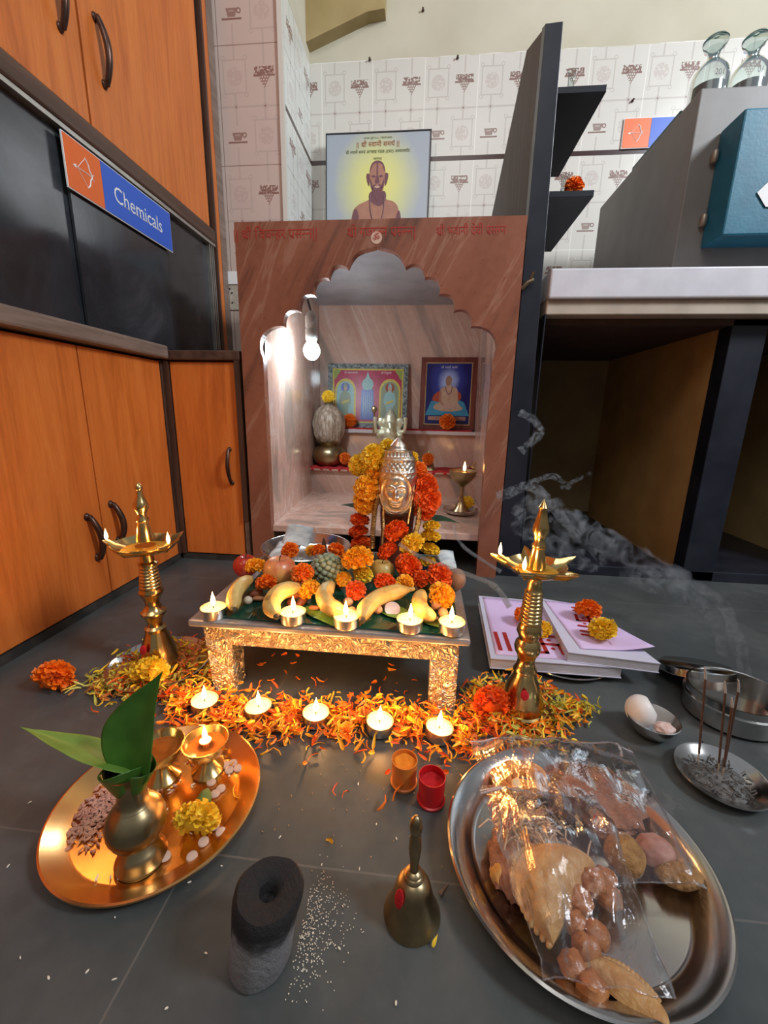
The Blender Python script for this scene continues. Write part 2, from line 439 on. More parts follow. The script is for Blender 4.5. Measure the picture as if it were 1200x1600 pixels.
# ================================================ cabinets on the left
def arc_handle(parent, p0, p1, out, mat=HANDLE, r=.0058, label=None):
    p0, p1, out = Vector(p0), Vector(p1), Vector(out); mb = MB()
    pts = [p0]+[p0.lerp(p1, t)+out*math.sin(PI*(.12+.76*t))*1.0 for t in [k/14 for k in range(15)]]+[p1]
    mb.tube(pts, [r*.9]+[r*(1.0+.25*math.cos(PI*(k/14-.5))) for k in range(15)]+[r*.9], 10)
    mb.ell(p0, (r*1.3, r*1.3, r*1.6)); mb.ell(p1, (r*1.3, r*1.3, r*1.6))
    return mb.build('handle', mat, parent)
t = thing('lower_cabinet', 'orange wood laminate lower cabinet with two big doors along the left wall', 'cabinet', (-.727, .3, 0))
MB().box(-.33, -.016, -.55, .83, .02, .575).build('body', TRIMZ, t, smooth=False)
d = MB().box(-.016, 0, -.55, .136, .022, .572).build('door', LAM, t, smooth=False, bevel=.0015)
d = MB().box(-.016, 0, .140, .539, .022, .572).build('door', LAM, t, smooth=False, bevel=.0015)
arc_handle(d, (0, .500, .215), (0, .512, .118), (.024, 0, 0))
d = MB().box(-.016, 0, .5425, .812, .022, .572).build('door', LAM, t, smooth=False, bevel=.0015)
arc_handle(d, (0, .572, .228), (0, .580, .138), (.024, 0, 0))
MB().box(-.016, 0, .815, .832, .02, .575).build('edge_strip', TRIMZ, t, smooth=False)

t = thing('glass_showcase', 'dark glass sliding-door showcase between the upper and lower orange cabinets', 'showcase', (-.745, .3, .578))
MB().box(-.31, .045, -.6, .819, .0, .034).build('sill', GREYWOOD, t, smooth=False, bevel=.006)
MB().box(-.30, -.28, -.6, 1.27, .034, .41).build('back_panel', BLACKP, t, smooth=False)
MB().box(-.012, -.006, -.6, .63, .036, .41).build('glass_pane', GLASSD, t, smooth=False)
MB().box(-.003, .003, .60, .92, .036, .41).build('glass_pane', GLASSD, t, smooth=False)
MB().box(-.012, -.006, .90, 1.18, .036, .41).build('glass_pane', GLASSD, t, smooth=False)
for y in (1.165, 1.178, 1.19): MB().box(-.01, .006, y, y+.005, .02, .41).build('metal_channel', ALU, t, smooth=False)
MB().box(-.012, .010, -.6, 1.2, .402, .413).build('metal_channel', ALU, t, smooth=False)
MB().box(-.02, .008, .825, 1.2, .022, .032).build('metal_channel', ALU, t, smooth=False)

t = thing('upper_cabinet', 'orange wood laminate upper cabinet with tall doors at the top left', 'cabinet', (-.745, .3, 1.0))
MB().box(-.33, -.016, -.6, 1.19, .0, 1.5).build('body', TRIMZ, t, smooth=False)
MB().box(-.33, .014, -.6, 1.20, -.012, .030).build('bottom_rail', TRIM, t, smooth=False, bevel=.006)
d = MB().box(-.016, .002, -.6, .683, .036, 1.5).build('door', LAM, t, smooth=False, bevel=.0015)
arc_handle(d, (.002, .625, .27), (.002, .632, .165), (.022, 0, 0))
d = MB().box(-.016, .002, .690, 1.185, .036, 1.5).build('door', LAM, t, smooth=False, bevel=.0015)
arc_handle(d, (.002, .735, .257), (.002, .742, .143), (.022, 0, 0))
t = thing('end_trim', 'narrow wood end trim of the tall cabinets beside the tiled pillar', 'trim', (-.745, .3, 1.0))
MB().box(-.30, .010, 1.206, 1.216, -.395, 1.5).build('side_post', TRIMZ, t, smooth=False)
MB().box(-.30, .006, 1.216, 1.248, -.38, 1.5).build('side_strip', LAM, t, smooth=False)
MB().box(-.20, .008, 1.248, 1.288, -.38, 1.5).build('side_edge', GREYWOOD, t, smooth=False)

t = thing('corner_cabinet', 'small narrow orange cabinet with one door in the corner beside the shrine', 'cabinet', (-.61, 1.132, 0))
MB().box(-.116, .098, .014, .455, .02, .60).build('body', TRIMZ, t, smooth=False)
d = MB().box(-.100, .084, 0, .016, .022, .573).build('door', LAM, t, smooth=False, bevel=.0015)
arc_handle(d, (.056, 0, .338), (.058, 0, .242), (0, -.022, 0), r=.0045)
MB().box(-.116, -.103, -.006, .02, .02, .575).build('frame_post', TRIMZ, t, smooth=False)
MB().box(.088, .104, -.008, .02, .13, .60).build('frame_post', TRIMZ, t, smooth=False)
MB().box(.090, .102, -.004, .02, 0, .13).build('frame_post', GREYWOOD, t, smooth=False)
MB().box(-.116, .106, -.010, .455, .577, .602).build('top', TRIM, t, smooth=False, bevel=.003)

# sign boards (orange square with bow and arrow, blue strip)
SO = simple('orange_sign_paint', (.74, .13, .015), None, .4); SB = simple('blue_sign_paint', (.02, .10, .55), None, .4)
def bow(mb, cx, cz, s):
    # bow on the right, arrow pointing left, two string lines
    a = spline([(cx+.05*s, 0, cz+.62*s), (cx+.22*s, 0, cz+.45*s), (cx+.30*s, 0, cz+.2*s), (cx+.42*s, 0, cz), (cx+.30*s, 0, cz-.2*s), (cx+.22*s, 0, cz-.45*s), (cx+.05*s, 0, cz-.62*s)], 5)
    mb.tube(a, .03*s, 6); mb.tube([(cx-.55*s, 0, cz), (cx+.45*s, 0, cz)], .018*s, 5)
    mb.tube([(cx-.45*s, 0, cz), (cx+.08*s, 0, cz+.6*s)], .012*s, 4); mb.tube([(cx-.45*s, 0, cz), (cx+.08*s, 0, cz-.6*s)], .012*s, 4)
    mb.prism([(cx-.72*s, cz), (cx-.52*s, cz+.09*s), (cx-.52*s, cz-.09*s)], .002)
    mb.tube([(cx+.38*s, 0, cz+.05*s), (cx+.55*s, 0, cz+.12*s)], .018*s, 4); mb.tube([(cx+.38*s, 0, cz-.05*s), (cx+.55*s, 0, cz-.12*s)], .018*s, 4)
def sign(name, label, loc, rz, words, L=.352, H=.098):
    t = thing(name, label, 'sign', loc, rz)
    MB().box(-L/2, L/2, 0, .003, -H/2, H/2).build('board', WHITE, t, smooth=False)
    q = -L/2+.098
    MB().box(-L/2+.002, q, -.001, 0, -H/2+.002, H/2-.002).build('orange_panel', SO, t, smooth=False)
    MB().box(q+.001, L/2-.002, -.001, 0, -H/2+.002, H/2-.002).build('blue_panel', SB, t, smooth=False)
    b = MB(); bow(b, 0, 0, .044); b.build('bow_and_arrow', WHITE, t, loc=(-L/2+.05, -.0015, 0))
    if words: text_mb(words, .047, (q+L/2)/2-.005, -.016, .0016, sx=.92, serif=True).build('lettering', WHITE, t, smooth=False)
sign('sign_board', 'sign with orange bow-and-arrow square and blue panel reading Chemicals on the dark glass', (-.734, 1.063, .925), PI/2, 'Chemicals')
sign('sign_board', 'small orange and blue bow-and-arrow sign on the back tiles, half hidden by the grey cabinet', (.872, 1.944, 1.497), 0, '')

# electric socket on the pillar
t = thing('electric_socket', 'old white socket plate low on the tiled pillar beside the shrine', 'socket', (-0.7228, 1.588, 0.8743))
MB().box(-.035, .02, 0, .012, -.07, .06).build('plate', simple('old_plastic', (.35, .30, .24), (.5, .45, .38), .5, scale=60), t, smooth=False, bevel=.002)
MB().box(-.035, .02, -.004, 0, .015, .058).build('cover', WHITE, t, smooth=False, bevel=.002)
hs = MB()
for x, z in ((-.020, -.012), (-.004, -.012), (-.012, .001), (-.02, -.045), (-.004, -.045)): hs.lathe([(.003, 0), (.003, .001)], 10, Matrix.Translation((x, -.001, z)) @ Matrix.Rotation(PI/2, 4, 'X'))
hs.build('socket_holes', BLACKP, t)

NM = simple('rusty_nail', (.05, .02, .01), None, .7)
for i, (p, l) in enumerate((((-0.2781, 1.949, 1.775), 'rusty nail in the tile edge above the left half of the poster'), ((0.05883, 1.949, 1.765), 'rusty nail in the tile edge right of the poster'), ((0.7172, 1.949, 1.602), 'dark nail in the tiles above the small sign on the back wall'), ((-0.07867, 1.949, 1.916), 'nail hole plug in the cream plaster high above the poster'))):
    tag(MB().lathe([(.004, 0), (.005, .002), (.002, .003), (.002, .010), (.004, .011), (0, .013)], 10, Matrix.Rotation(PI/2, 4, 'X')).build('nail', NM, loc=p), l, 'nail')
# ================================================ marble shrine
AX, AZ = -.139, .842
half = [(0, 0), (.072, -.047), (.120, -.070), (.157, -.108), (.195, -.146), (.240, -.181), (.298, -.262)]
def arch_side(sg):
    pts = [(AX, AZ)]
    for i in range(len(half)-1):
        a, b = Vector(half[i]), Vector(half[i+1]); d = b-a; n = Vector((-d.y, d.x))
        if n.dot(Vector((1, 1))) < 0: n = -n
        bulge = .34 if i else .24
        N = 12
        for k in range(1, N+1):
            t = k/N
            if i == 0: off = n*bulge*(math.sin(PI*t)*.85*(t**.35)) - n*.0
            else: off = n*bulge*math.sin(PI*t)**.75
            q = a+d*t+off
            pts.append((AX+sg*q.x, AZ+q.y))
    return pts
rt = arch_side(1); lf = arch_side(-1)
xr = rt[-1][0]; xl = lf[-1][0]
outer = [(-.496, 0), (-.496, .900), (.213, .900), (.213, 0)]
arch = [(xr, 0)]+rt[::-1]+lf[1:]+[(xl, 0)]
t = thing('shrine', 'brown marble shrine with a scalloped arch niche lit from inside', 'shrine', (0, 0, 0))
face = MB().prism(outer+arch, .026).build('front_slab', MARB, t, loc=(0, 1.118, 0), smooth=False)
# lit edge of the arch is the same pale stone as the inside
nw = MB()
nw.grid(lambda u, v: (-.440-.040*v, 1.144+.75*v, .1+.8*u), 2, 2)
nw.box(-.50, -.48, 1.15, 1.9, 0, .9)
nw.build('side_wall', MARBI, t, smooth=False, fix=False)
MB().box(.205, .212, 1.144, 1.9, .0, .9).build('side_wall', MARBI, t, smooth=False)
MB().box(-.495, .212, 1.144, 1.90, .888, .90).build('roof', MARBC, t, smooth=False)
MB().box(-.49, .21, 1.885, 1.90, .1, .888).build('back_wall', MARBI, t, smooth=False)
MB().box(-.485, .205, 1.135, 1.80, .100, .120).build('niche_floor', MARBI, t, smooth=False, bevel=.002)
MB().box(-.485, .205, 1.664, 1.885, .120, .212).build('lower_ledge', MARBI, t, smooth=False)
MB().box(-.485, .205, 1.650, 1.885, .212, .219).build('lower_ledge_top', MARBI, t, smooth=False)
MB().box(-.485, .205, 1.800, 1.885, .219, .362).build('upper_riser', MARBI, t, smooth=False)
MB().box(-.485, .205, 1.775, 1.885, .362, .376).build('upper_ledge_top', simple('pale_ledge', (.62, .58, .60), None, .3), t, smooth=False)
MB().box(-.48, .2, 1.45, 1.46, 0, .1).build('inner_base', BLACKP, t, smooth=False)
# painted invocations and the Om medallion, faded red
def words(toks, size, px, name='inscription', sx=1.0):
    o = text_mb(toks, size, px, .862, .0005, sx=sx).build(name, simple('faded_red_paint', (.46, .018, .012), (.34, .045, .025), .7, scale=120), t, smooth=False); o.location = (0, 1.1178, 0)
words(['|','|',' ','श','/','ी',' ','ि','व','घ','~न','ह','र',' ','प','/','स','~न','न','|','|'], .0315, -.392, sx=.86)
words(['श','/','ी',' ','ग','ज','ा','न','न',' ','प','/','स','~न','न','|'], .0315, -.128, sx=.80)
words(['श','/','ी',' ','भ','व','ा','न','ी',' ','द','े','व','ी',' ','प','/','स','~न','न'], .028, .085, sx=.76)
md = MB().lathe([(.0135, 0), (.0135, .002)], 28, Matrix.Rotation(PI/2, 4, 'X')).build('medallion', simple('pale_disc', (.62, .42, .32), None, .5), t, loc=(-.1395, 1.119, .8595))
text_mb(['ॐ'], .020, -.1395, .853, .0032).build('medallion_symbol', INK_R, md, smooth=False).location = (.1395, 0, -.8595)

# picture behind the shrine: framed print
SKIN1 = simple('print_skin', (.42, .20, .13), (.36, .16, .11), .5, scale=30); SKIN2 = simple('print_skin_shade', (.16, .06, .075), None, .5); SKIN3 = simple('print_skin_light', (.56, .34, .26), None, .5)
def halo_mat(name, cx, cz, inner, mid, outer, r0, r1):
    M = MAT(name, inner, .3); x, y, z = M.sep(M.xyz()); dx = x-cx; dz = (z-cz)*.85; d = (dx*dx+dz*dz).sqrt()+(M.noise(M.xyz(), 22, 4)-.5)*.03
    M.set('Base Color', M.ramp((d-r0)/(r1-r0), [(0, inner), (.5, mid), (1, outer)])); return M.m
t = thing('portrait_poster', 'thin black-framed poster of a bald bearded elder with a yellow halo, standing on the shrine', 'poster', (-.2355, 1.865, .9005), rot=(R(-3.0), 0, 0))
Wp, Hp = .208, .612
MB().box(-Wp, Wp, .002, .014, 0, Hp).build('board', simple('board_back', (.2, .18, .16)), t, smooth=False)
fr = MB()
for a in ((-Wp, -Wp+.004, 0, Hp), (Wp-.004, Wp, 0, Hp), (-Wp, Wp, 0, .004), (-Wp, Wp, Hp-.004, Hp)): fr.box(a[0], a[1], -.003, .003, a[2], a[3])
fr.build('frame', INK_K, t, smooth=False)
pr = MB().box(-Wp+.003, Wp-.003, 0, .002, .003, Hp-.003).build('print', halo_mat('poster_print', 0, .43, (.74, .70, .16), (.56, .57, .27), (.34, .38, .43), .03, .18), t, smooth=False)
def flat(parent, name, poly, mat, y, x0=0, z0=0): return MB().prism([(p[0]+x0, p[1]+z0) for p in poly], .0003).build(name, mat, parent, loc=(0, y, 0), smooth=False)
body = smooth_closed([(-.105, .21), (-.100, .32), (-.080, .355), (-.030, .378), (-.022, .40), (.028, .40), (.034, .378), (.070, .365), (.090, .33), (.105, .21)], 5)
pb = flat(pr, 'painted_figure', body, SKIN1, -.0006)
flat(pb, 'painted_shade', smooth_closed([(-.108, .21), (-.100, .315), (-.085, .345), (-.072, .31), (-.070, .21)]), SKIN2, -.0004)
flat(pb, 'painted_shade', smooth_closed([(.108, .21), (.098, .31), (.088, .335), (.076, .30), (.072, .21)]), SKIN2, -.0004)
flat(pb, 'painted_shade', smooth_closed([(-.03, .375), (-.024, .405), (.03, .405), (.034, .372), (.008, .352)]), SKIN2, -.0004)
flat(pb, 'painted_light', circ(-.03, .27, .03, .03), SKIN3, -.0004); flat(pb, 'painted_light', circ(.035, .27, .028, .03), SKIN3, -.0004)
hd = flat(pr, 'painted_head', smooth_closed([(-.030, .505), (-.022, .532), (0, .544), (.022, .532), (.031, .505), (.031, .46), (.022, .42), (0, .402), (-.020, .42), (-.029, .46)]), SKIN1, -.0012)
flat(hd, 'painted_hairline', smooth_closed([(-.031, .50), (-.022, .534), (0, .546), (.022, .534), (.032, .50), (.027, .505), (.018, .528), (0, .536), (-.018, .528), (-.026, .505)]), SKIN2, -.0004)
for s in (-1, 1):
    flat(hd, 'painted_ear', smooth_closed([(s*.030, .488), (s*.043, .490), (s*.041, .462), (s*.032, .44)]), SKIN2, -.0001)
    flat(hd, 'painted_eye', smooth_closed([(s*.006, .479), (s*.014, .486), (s*.024, .480), (s*.014, .475)]), SKIN2, -.0005)
    flat(hd, 'painted_cheek', smooth_closed([(s*.028, .47), (s*.026, .44), (s*.016, .42), (s*.020, .45)]), SKIN2, -.0005)
flat(hd, 'painted_nose', smooth_closed([(-.003, .485), (.003, .485), (.009, .455), (0, .450), (-.009, .455)]), SKIN2, -.0005)
flat(hd, 'painted_beard', smooth_closed([(-.020, .440), (-.006, .446), (0, .440), (.006, .446), (.020, .440), (.018, .415), (.006, .385), (0, .378), (-.006, .385), (-.018, .415)]), SKIN2, -.0005)
flat(hd, 'painted_mouth', smooth_closed([(-.012, .436), (0, .441), (.012, .436), (0, .430)]), SKIN3, -.0007)
flat(hd, 'painted_mark', [(-.003, .488), (.003, .488), (.003, .535), (-.003, .535)], SKIN2, -.0005)
hd.scale = (1, 1, .84); hd.location.z = .372-.378*.84
nk = MB(); nk.tube(spline([(-.028, 0, .395), (-.026, 0, .34), (-.012, 0, .29), (.002, 0, .268), (.016, 0, .29), (.028, 0, .34), (.027, 0, .395)], 5), .0022, 5); nk.ell((.002, 0, .262), (.005, .001, .005))
nk.build('painted_beads', SKIN2, pb, loc=(0, -.001, 0))
text_mb(['|','|',' ','श','/','ी',' ','~स','व','ा','म','ी',' ','स','म','थ','^',' ','|','|'], .0235, 0, .562, .0012).build('print_title', INK_B, pr, smooth=False)
text_mb(['श','/','ी',' ','~स','व','ा','म','ी',' ','स','म','थ','^',' ','अ','~न','न','छ','त','/',' ','म','ं','ड','ळ',' ','(','ट','/','स','ट',')',' ','अ','~क','क','ल','क','ो','ट'], .0150, 0, .541, .0012, sx=.92).build('print_subtitle', SGREEN, pr, smooth=False).location.z = -.002
text_mb(['म','ह','ा','र','ा','ष','ट','/'], .011, 0, .516, .0012).build('print_subtitle', SGREEN, pr, smooth=False).location.z = 0
text_mb(['स','~थ','ा','प','न','ा',' ','ज','ु','ल','ै',' ','१','९','८','८',' ','*',' ','न','ो','ं','द','ण','ी',' ','क','/','म','ा','ं','क'], .0085, 0, .588, .0012).build('print_line', SGREEN, pr, smooth=False)

# ================================================ right side : post, shelves, counter, recess
t = thing('partition_board', 'tall dark blue-black wooden partition with slanted top beside the shrine', 'partition', (.219, 1.14, 0))
po = MB().add([(0, y-1.14, z) for y, z in ((1.14, 0), (1.14, 1.266), (1.36, 1.375), (1.86, 1.206), (1.93, .9), (1.93, 0))]+[(.030, y-1.14, z) for y, z in ((1.14, 0), (1.14, 1.266), (1.36, 1.375), (1.86, 1.206), (1.93, .9), (1.93, 0))],
    [tuple(range(6)), tuple(range(11, 5, -1))]+[(i, i+6, (i+1) % 6+6, (i+1) % 6) for i in range(6)])
po.build('side_board', POSTSIDE, t, smooth=False)
MB().add([(-.001, -.004, 0), (.06, -.004, 0), (.06, .03, 0), (-.001, .03, 0), (-.001, -.004, 1.268), (.036, -.004, 1.270), (.036, .03, 1.285), (-.001, .03, 1.285)], [(0, 1, 5, 4), (1, 2, 6, 5), (2, 3, 7, 6), (3, 0, 4, 7), (4, 5, 6, 7), (3, 2, 1, 0)]).build('front_post', BLACKP, t, smooth=False, bevel=.001)
MB().box(.060, .063, -.006, .03, .10, .692).build('front_edge', BLACKP, t, smooth=False)
for z, x1 in ((1.157, .1435), (.957, .1435)):
    MB().box(.030, x1, 0, .34, z-.013, z).build('shelf', BLACKP, t, smooth=False, bevel=.001)

MARBW = simple('white_laminate_edge', (.60, .59, .64), (.68, .67, .72), .35, scale=18)
t = thing('counter', 'white-edged counter running right from the dark partition', 'counter', (.281, 1.125, .725))
MB().box(0, 1.3, 0, .82, 0, .066).build('top', MARBW, t, smooth=False, bevel=.004)
MB().box(.0, 1.3, .012, .82, -.034, 0).build('underside', simple('cream_board', (.40, .33, .26), (.50, .42, .34), .7, scale=14), t, smooth=False, bevel=.003)
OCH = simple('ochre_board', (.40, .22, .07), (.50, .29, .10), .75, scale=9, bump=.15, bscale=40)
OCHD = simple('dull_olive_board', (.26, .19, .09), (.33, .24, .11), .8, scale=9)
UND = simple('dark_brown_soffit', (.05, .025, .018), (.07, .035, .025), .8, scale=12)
t = thing('open_cabinet', 'dark blue-black open base under the counter with ochre inner panels', 'cabinet', (.281, 1.18, 0))
MB().box(.462, .545, 0, .05, 0, .69).build('post', BLACKP, t, smooth=False, bevel=.002)
MB().box(.464, .50, .05, .74, 0, .69).build('inner_panel', OCH, t, smooth=False)
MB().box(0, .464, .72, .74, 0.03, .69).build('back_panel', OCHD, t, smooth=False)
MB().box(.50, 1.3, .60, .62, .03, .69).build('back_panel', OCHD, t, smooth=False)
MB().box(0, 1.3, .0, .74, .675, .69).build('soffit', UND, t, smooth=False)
MB().box(0, 1.3, .0, .035, 0, .03).build('kerb', BLACKP, t, smooth=False, bevel=.003)
MB().box(0, 1.3, .035, .74, 0, .012).build('base_floor', BLACKP, t, smooth=False)
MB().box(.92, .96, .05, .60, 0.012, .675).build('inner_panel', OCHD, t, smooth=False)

# grey cabinet with teal door
GREYP = simple('grey_enamel', (.20, .19, .18), (.24, .23, .22), .5, scale=10, bump=.1, bscale=200)
TEAL = simple('teal_enamel', (.008, .115, .19), (.012, .145, .23), .42, scale=30, bump=.2, bscale=160)
t = thing('grey_cabinet', 'grey metal cabinet with a thick teal door standing on the counter', 'cabinet', (.588, 1.2, .792))
MB().box(0, .9, 0, .565, 0, .386).build('body', GREYP, t, smooth=False, bevel=.003)
d = MB().add([(.057, -.078, .060), (.75, -.078, .060), (.75, -.078, .300), (.057, -.078, .300), (.057, 0, .060), (.75, 0, .060), (.75, 0, .300), (.057, 0, .300)],
    [(0, 1, 2, 3), (4, 7, 6, 5), (0, 3, 7, 4), (1, 5, 6, 2), (3, 2, 6, 7), (0, 4, 5, 1)]).build('door', TEAL, t, smooth=False, bevel=.004)
WH = simple('worn_hinge', (.4, .36, .3), (.2, .17, .14), .4, .5)
for z in (.105, .235): MB().lathe([(.006, 0), (.0075, .004), (.0075, .02), (.006, .025)], 12).build('hinge', WH, t, loc=(.050, -.008, z))
q = MB().add([(.112, -.0800, .142), (.148, -.0800, .180), (.200, -.0800, .184), (.200, -.0800, .110), (.135, -.0800, .114)], [(0, 1, 2, 3, 4)]).build('paper_tag', WHITE, d, smooth=False, solid=.001)
t = tag(MB().box(0, .6, 0, .25, 0, .022).build('teal_box', simple('dark_teal_enamel', (.012, .065, .07), (.016, .09, .09), .45), loc=(.600, 1.31, 1.1785), smooth=False, bevel=.002),
    'flat dark teal box lying on the grey cabinet behind the bottles', 'box')

# rods against the wall between partition and cabinet
for i, (p, q_) in enumerate((((.40, 1.75, .795), (.395, 1.93, .98)), ((.43, 1.70, .795), (.405, 1.93, 1.02)))):
    r_ = MB().tube([p, q_], .004, 8).build('thin_rod', simple('rod_metal', (.16, .13, .11), None, .5, .6))
    tag(r_, ['shorter thin dark rod leaning on the back tiles below the small shelves', 'longer thin dark rod leaning on the back tiles beside the shorter rod'][i], 'rod')
t = thing('gas_tap', 'small worn metal gas tap on the dark partition at counter height', 'tap', (0.2293, 1.132, 0.76))
MB().tube([(-.012, 0, -.012), (0, -.008, 0), (.012, -.006, .006)], .0055, 10).build('nozzle', simple('tap_metal', (.35, .28, .2), (.2, .15, .1), .4, .8), t)
MB().tube([(.003, -.005, -.002), (.010, -.012, .022)], .0035, 8).build('lever', BRASSD, t)

# glassware
GL = MAT('clear_glass', (.92, .97, .95), .02, Transmission_Weight=1.0, IOR=1.45).m
LIQ = simple('grey_liquid', (.20, .20, .22), None, .15)
def thin_glass():
    m = bpy.data.materials.new('thin_clear_glass'); m.use_nodes = True; nt = m.node_tree; nt.nodes.clear()
    o = nt.nodes.new('ShaderNodeOutputMaterial'); mx = nt.nodes.new('ShaderNodeMixShader'); tr = nt.nodes.new('ShaderNodeBsdfTransparent'); g = nt.nodes.new('ShaderNodeBsdfGlossy')
    lw = nt.nodes.new('ShaderNodeLayerWeight'); lw.inputs[0].default_value = .14; tr.inputs[0].default_value = (.80, .85, .83, 1); g.inputs[1].default_value = .04; g.inputs[0].default_value = (.95, 1, 1, 1)
    nt.links.new(lw.outputs['Fresnel'], mx.inputs[0]); nt.links.new(tr.outputs[0], mx.inputs[1]); nt.links.new(g.outputs[0], mx.inputs[2]); nt.links.new(mx.outputs[0], o.inputs[0]); return m
TG = thin_glass()
def reagent(label, loc, num):
    t = thing('reagent_bottle', label, 'bottle', loc, group=None)
    MB().lathe([(.036, 0), (.040, .004), (.040, .055), (.036, .072), (.024, .088), (.014, .096), (.012, .104), (.0135, .112), (.020, .118)], 36, cap=False).build('glass_body', TG, t)
    MB().lathe([(.037, .002), (.037, .040)], 36).build('contents', LIQ, t)
    MB().lathe([(0, .104), (.010, .106), (.012, .114), (.024, .126), (.026, .134), (.020, .141), (.006, .143), (0, .142)], 32).build('stopper', TG, t)
    text_mb(num, .016, 0, .045, .0405, sx=.9).build('lettering', INK_K, t, smooth=False)
reagent('clear glass reagent bottle with flat stopper, left one on the grey cabinet', (.640, 1.275, 1.179), '201')
reagent('clear glass reagent bottle with flat stopper, right one on the grey cabinet', (.727, 1.275, 1.179), '01')
def flask(label, loc, s):
    t = thing('flask', label, 'flask', loc)
    MB().lathe([(.022*s, 0), (.028*s, .003*s), (.029*s, .012*s), (.022*s, .034*s), (.011*s, .048*s), (.009*s, .060*s), (.010*s, .088*s), (.013*s, .094*s)], 32, cap=False).build('glass_body', TG, t)
    MB().lathe([(.025*s, .002), (.027*s, .012*s), (.022*s, .028*s)], 32).build('contents', LIQ, t)
flask('small conical glass flask with grey liquid on the upper black shelf', (.307, 1.225, 1.158), .86)
flask('small glass flask behind the orange marigold on the lower black shelf', (.318, 1.235, .958), .80)

# ================================================ small builders used many times
RND = random.Random(7)
_mg = {}
def marigold_mesh(kind, mat, seed, n=150, squash=.82, tip=None):
    rnd = random.Random(seed); mb = MB(); mb.ell((0, 0, 0), (.74, .74, .62*squash), 14, 8)
    for i in range(n):
        z = 1-1.62*(i+.5)/n; a = i*2.39996+rnd.uniform(-.2, .2); r = math.sqrt(max(0, 1-z*z))
        d = Vector((r*math.cos(a), r*math.sin(a), z)); side = d.cross(Vector((0, 0, 1)) if abs(d.z) < .95 else Vector((1, 0, 0))).normalized()
        up = side.cross(d).normalized(); tw = rnd.uniform(-.9, .9); s2 = side*math.cos(tw)+up*math.sin(tw); u2 = up*math.cos(tw)-side*math.sin(tw)
        L = rnd.uniform(.90, 1.08); wd = rnd.uniform(.12, .19); vs = []
        for k, (rr, ww) in enumerate(((.5, .5), (.82, 1.0), (1.0, 1.25))):
            c = d*rr*L+u2*(.05*k*rnd.uniform(-1, 1))
            for q, e in enumerate((-1, -.35, .35, 1)):
                v = c+s2*e*wd*ww+u2*(.06*(1 if q in (0, 3) else -1))*(k*.6+.2)+d*(.05*rnd.uniform(-1, 1) if k == 2 else 0)
                vs.append((v.x, v.y, v.z*squash))
        mb.add(vs, [(k*4+q, k*4+q+1, k*4+q+5, k*4+q+4) for k in range(2) for q in range(3)])
    o = mb.build('petals', mat, fix=False); me = o.data; bpy.data.objects.remove(o); return me
CALYX = simple('green_calyx', (.06, .12, .02), (.10, .17, .04), .6)
def mg_mesh(col, v=0):
    k = (col, v)
    if k not in _mg: _mg[k] = marigold_mesh(col, {'o': MO, 'r': MR, 'y': MY, 'a': MA}[col], hash(col) % 97+v*13+5)
    return _mg[k]
hash = lambda c: ord(c)*31
CN = {'o': 'orange', 'r': 'deep red-orange', 'y': 'yellow', 'a': 'amber yellow'}
def marigold(col, loc, r, label=None, parent=None, rot=None, group=None, squash=1.0):
    me = mg_mesh(col, RND.randint(0, 1)); o = bpy.data.objects.new('marigold', me); C.objects.link(o)
    o.location = loc; o.scale = (r, r, r*squash); o.rotation_euler = rot if rot else (RND.uniform(-.5, .5)-.5, RND.uniform(-.4, .4), RND.uniform(0, 6))
    if parent: o.parent = parent
    if label: tag(o, label, 'flower', group)
    return o
FCNT = [0]
def flame(parent, loc, s=1.0, power=.09, light=True):
    f = MB().lathe([(0, 0), (.0022, .002), (.0036, .006), (.0038, .0095), (.0028, .015), (.0013, .020), (0, .025)], 16).build('flame', FLAME, parent, loc=loc); f.scale = (s, s, s*1.05)
    if light:
        l = bpy.data.lights.new('flame_light', 'POINT'); l.energy = power; l.color = (1, .50, .16); l.shadow_soft_size = .006
        o = bpy.data.objects.new('flame_light', l); C.objects.link(o); o.parent = parent; o.location = Vector(loc)+Vector((0, 0, .014*s))
    return f
CUPM = simple('tealight_foil', (.72, .70, .66), None, .28, 1)
def tealight_proto():
    t = thing('tealight', 'x', 'candle')
    MB().lathe([(0, 0), (.0185, 0), (.0190, .002), (.0195, .0150), (.0200, .0155), (.0193, .0157), (.0188, .0145), (.0185, .003), (0, .003)], 40, cap=False).build('foil_cup', CUPM, t)
    MB().lathe([(0.0187, .003), (.0187, .0120), (.0180, .0126), (.012, .0120), (.004, .0124), (0, .0126)], 40).build('wax', WAX, t)
    MB().tube([(0, 0, .011), (.0003, 0, .0155), (.001, 0, .0195)], .0008, 6).build('wick', WICK, t)
    return t
tproto = tealight_proto(); tfirst = [True]
def tealight(loc, label, group, rot=(0, 0, 0), power=.09):
    t = tproto if tfirst[0] else copy_tree(tproto)
    tfirst[0] = False
    t.location = loc; t.rotation_euler = rot; tag(t, label, 'candle', group); return t
def tl_flames(t, power): flame(t, (.001, 0, .0165), .92, power)

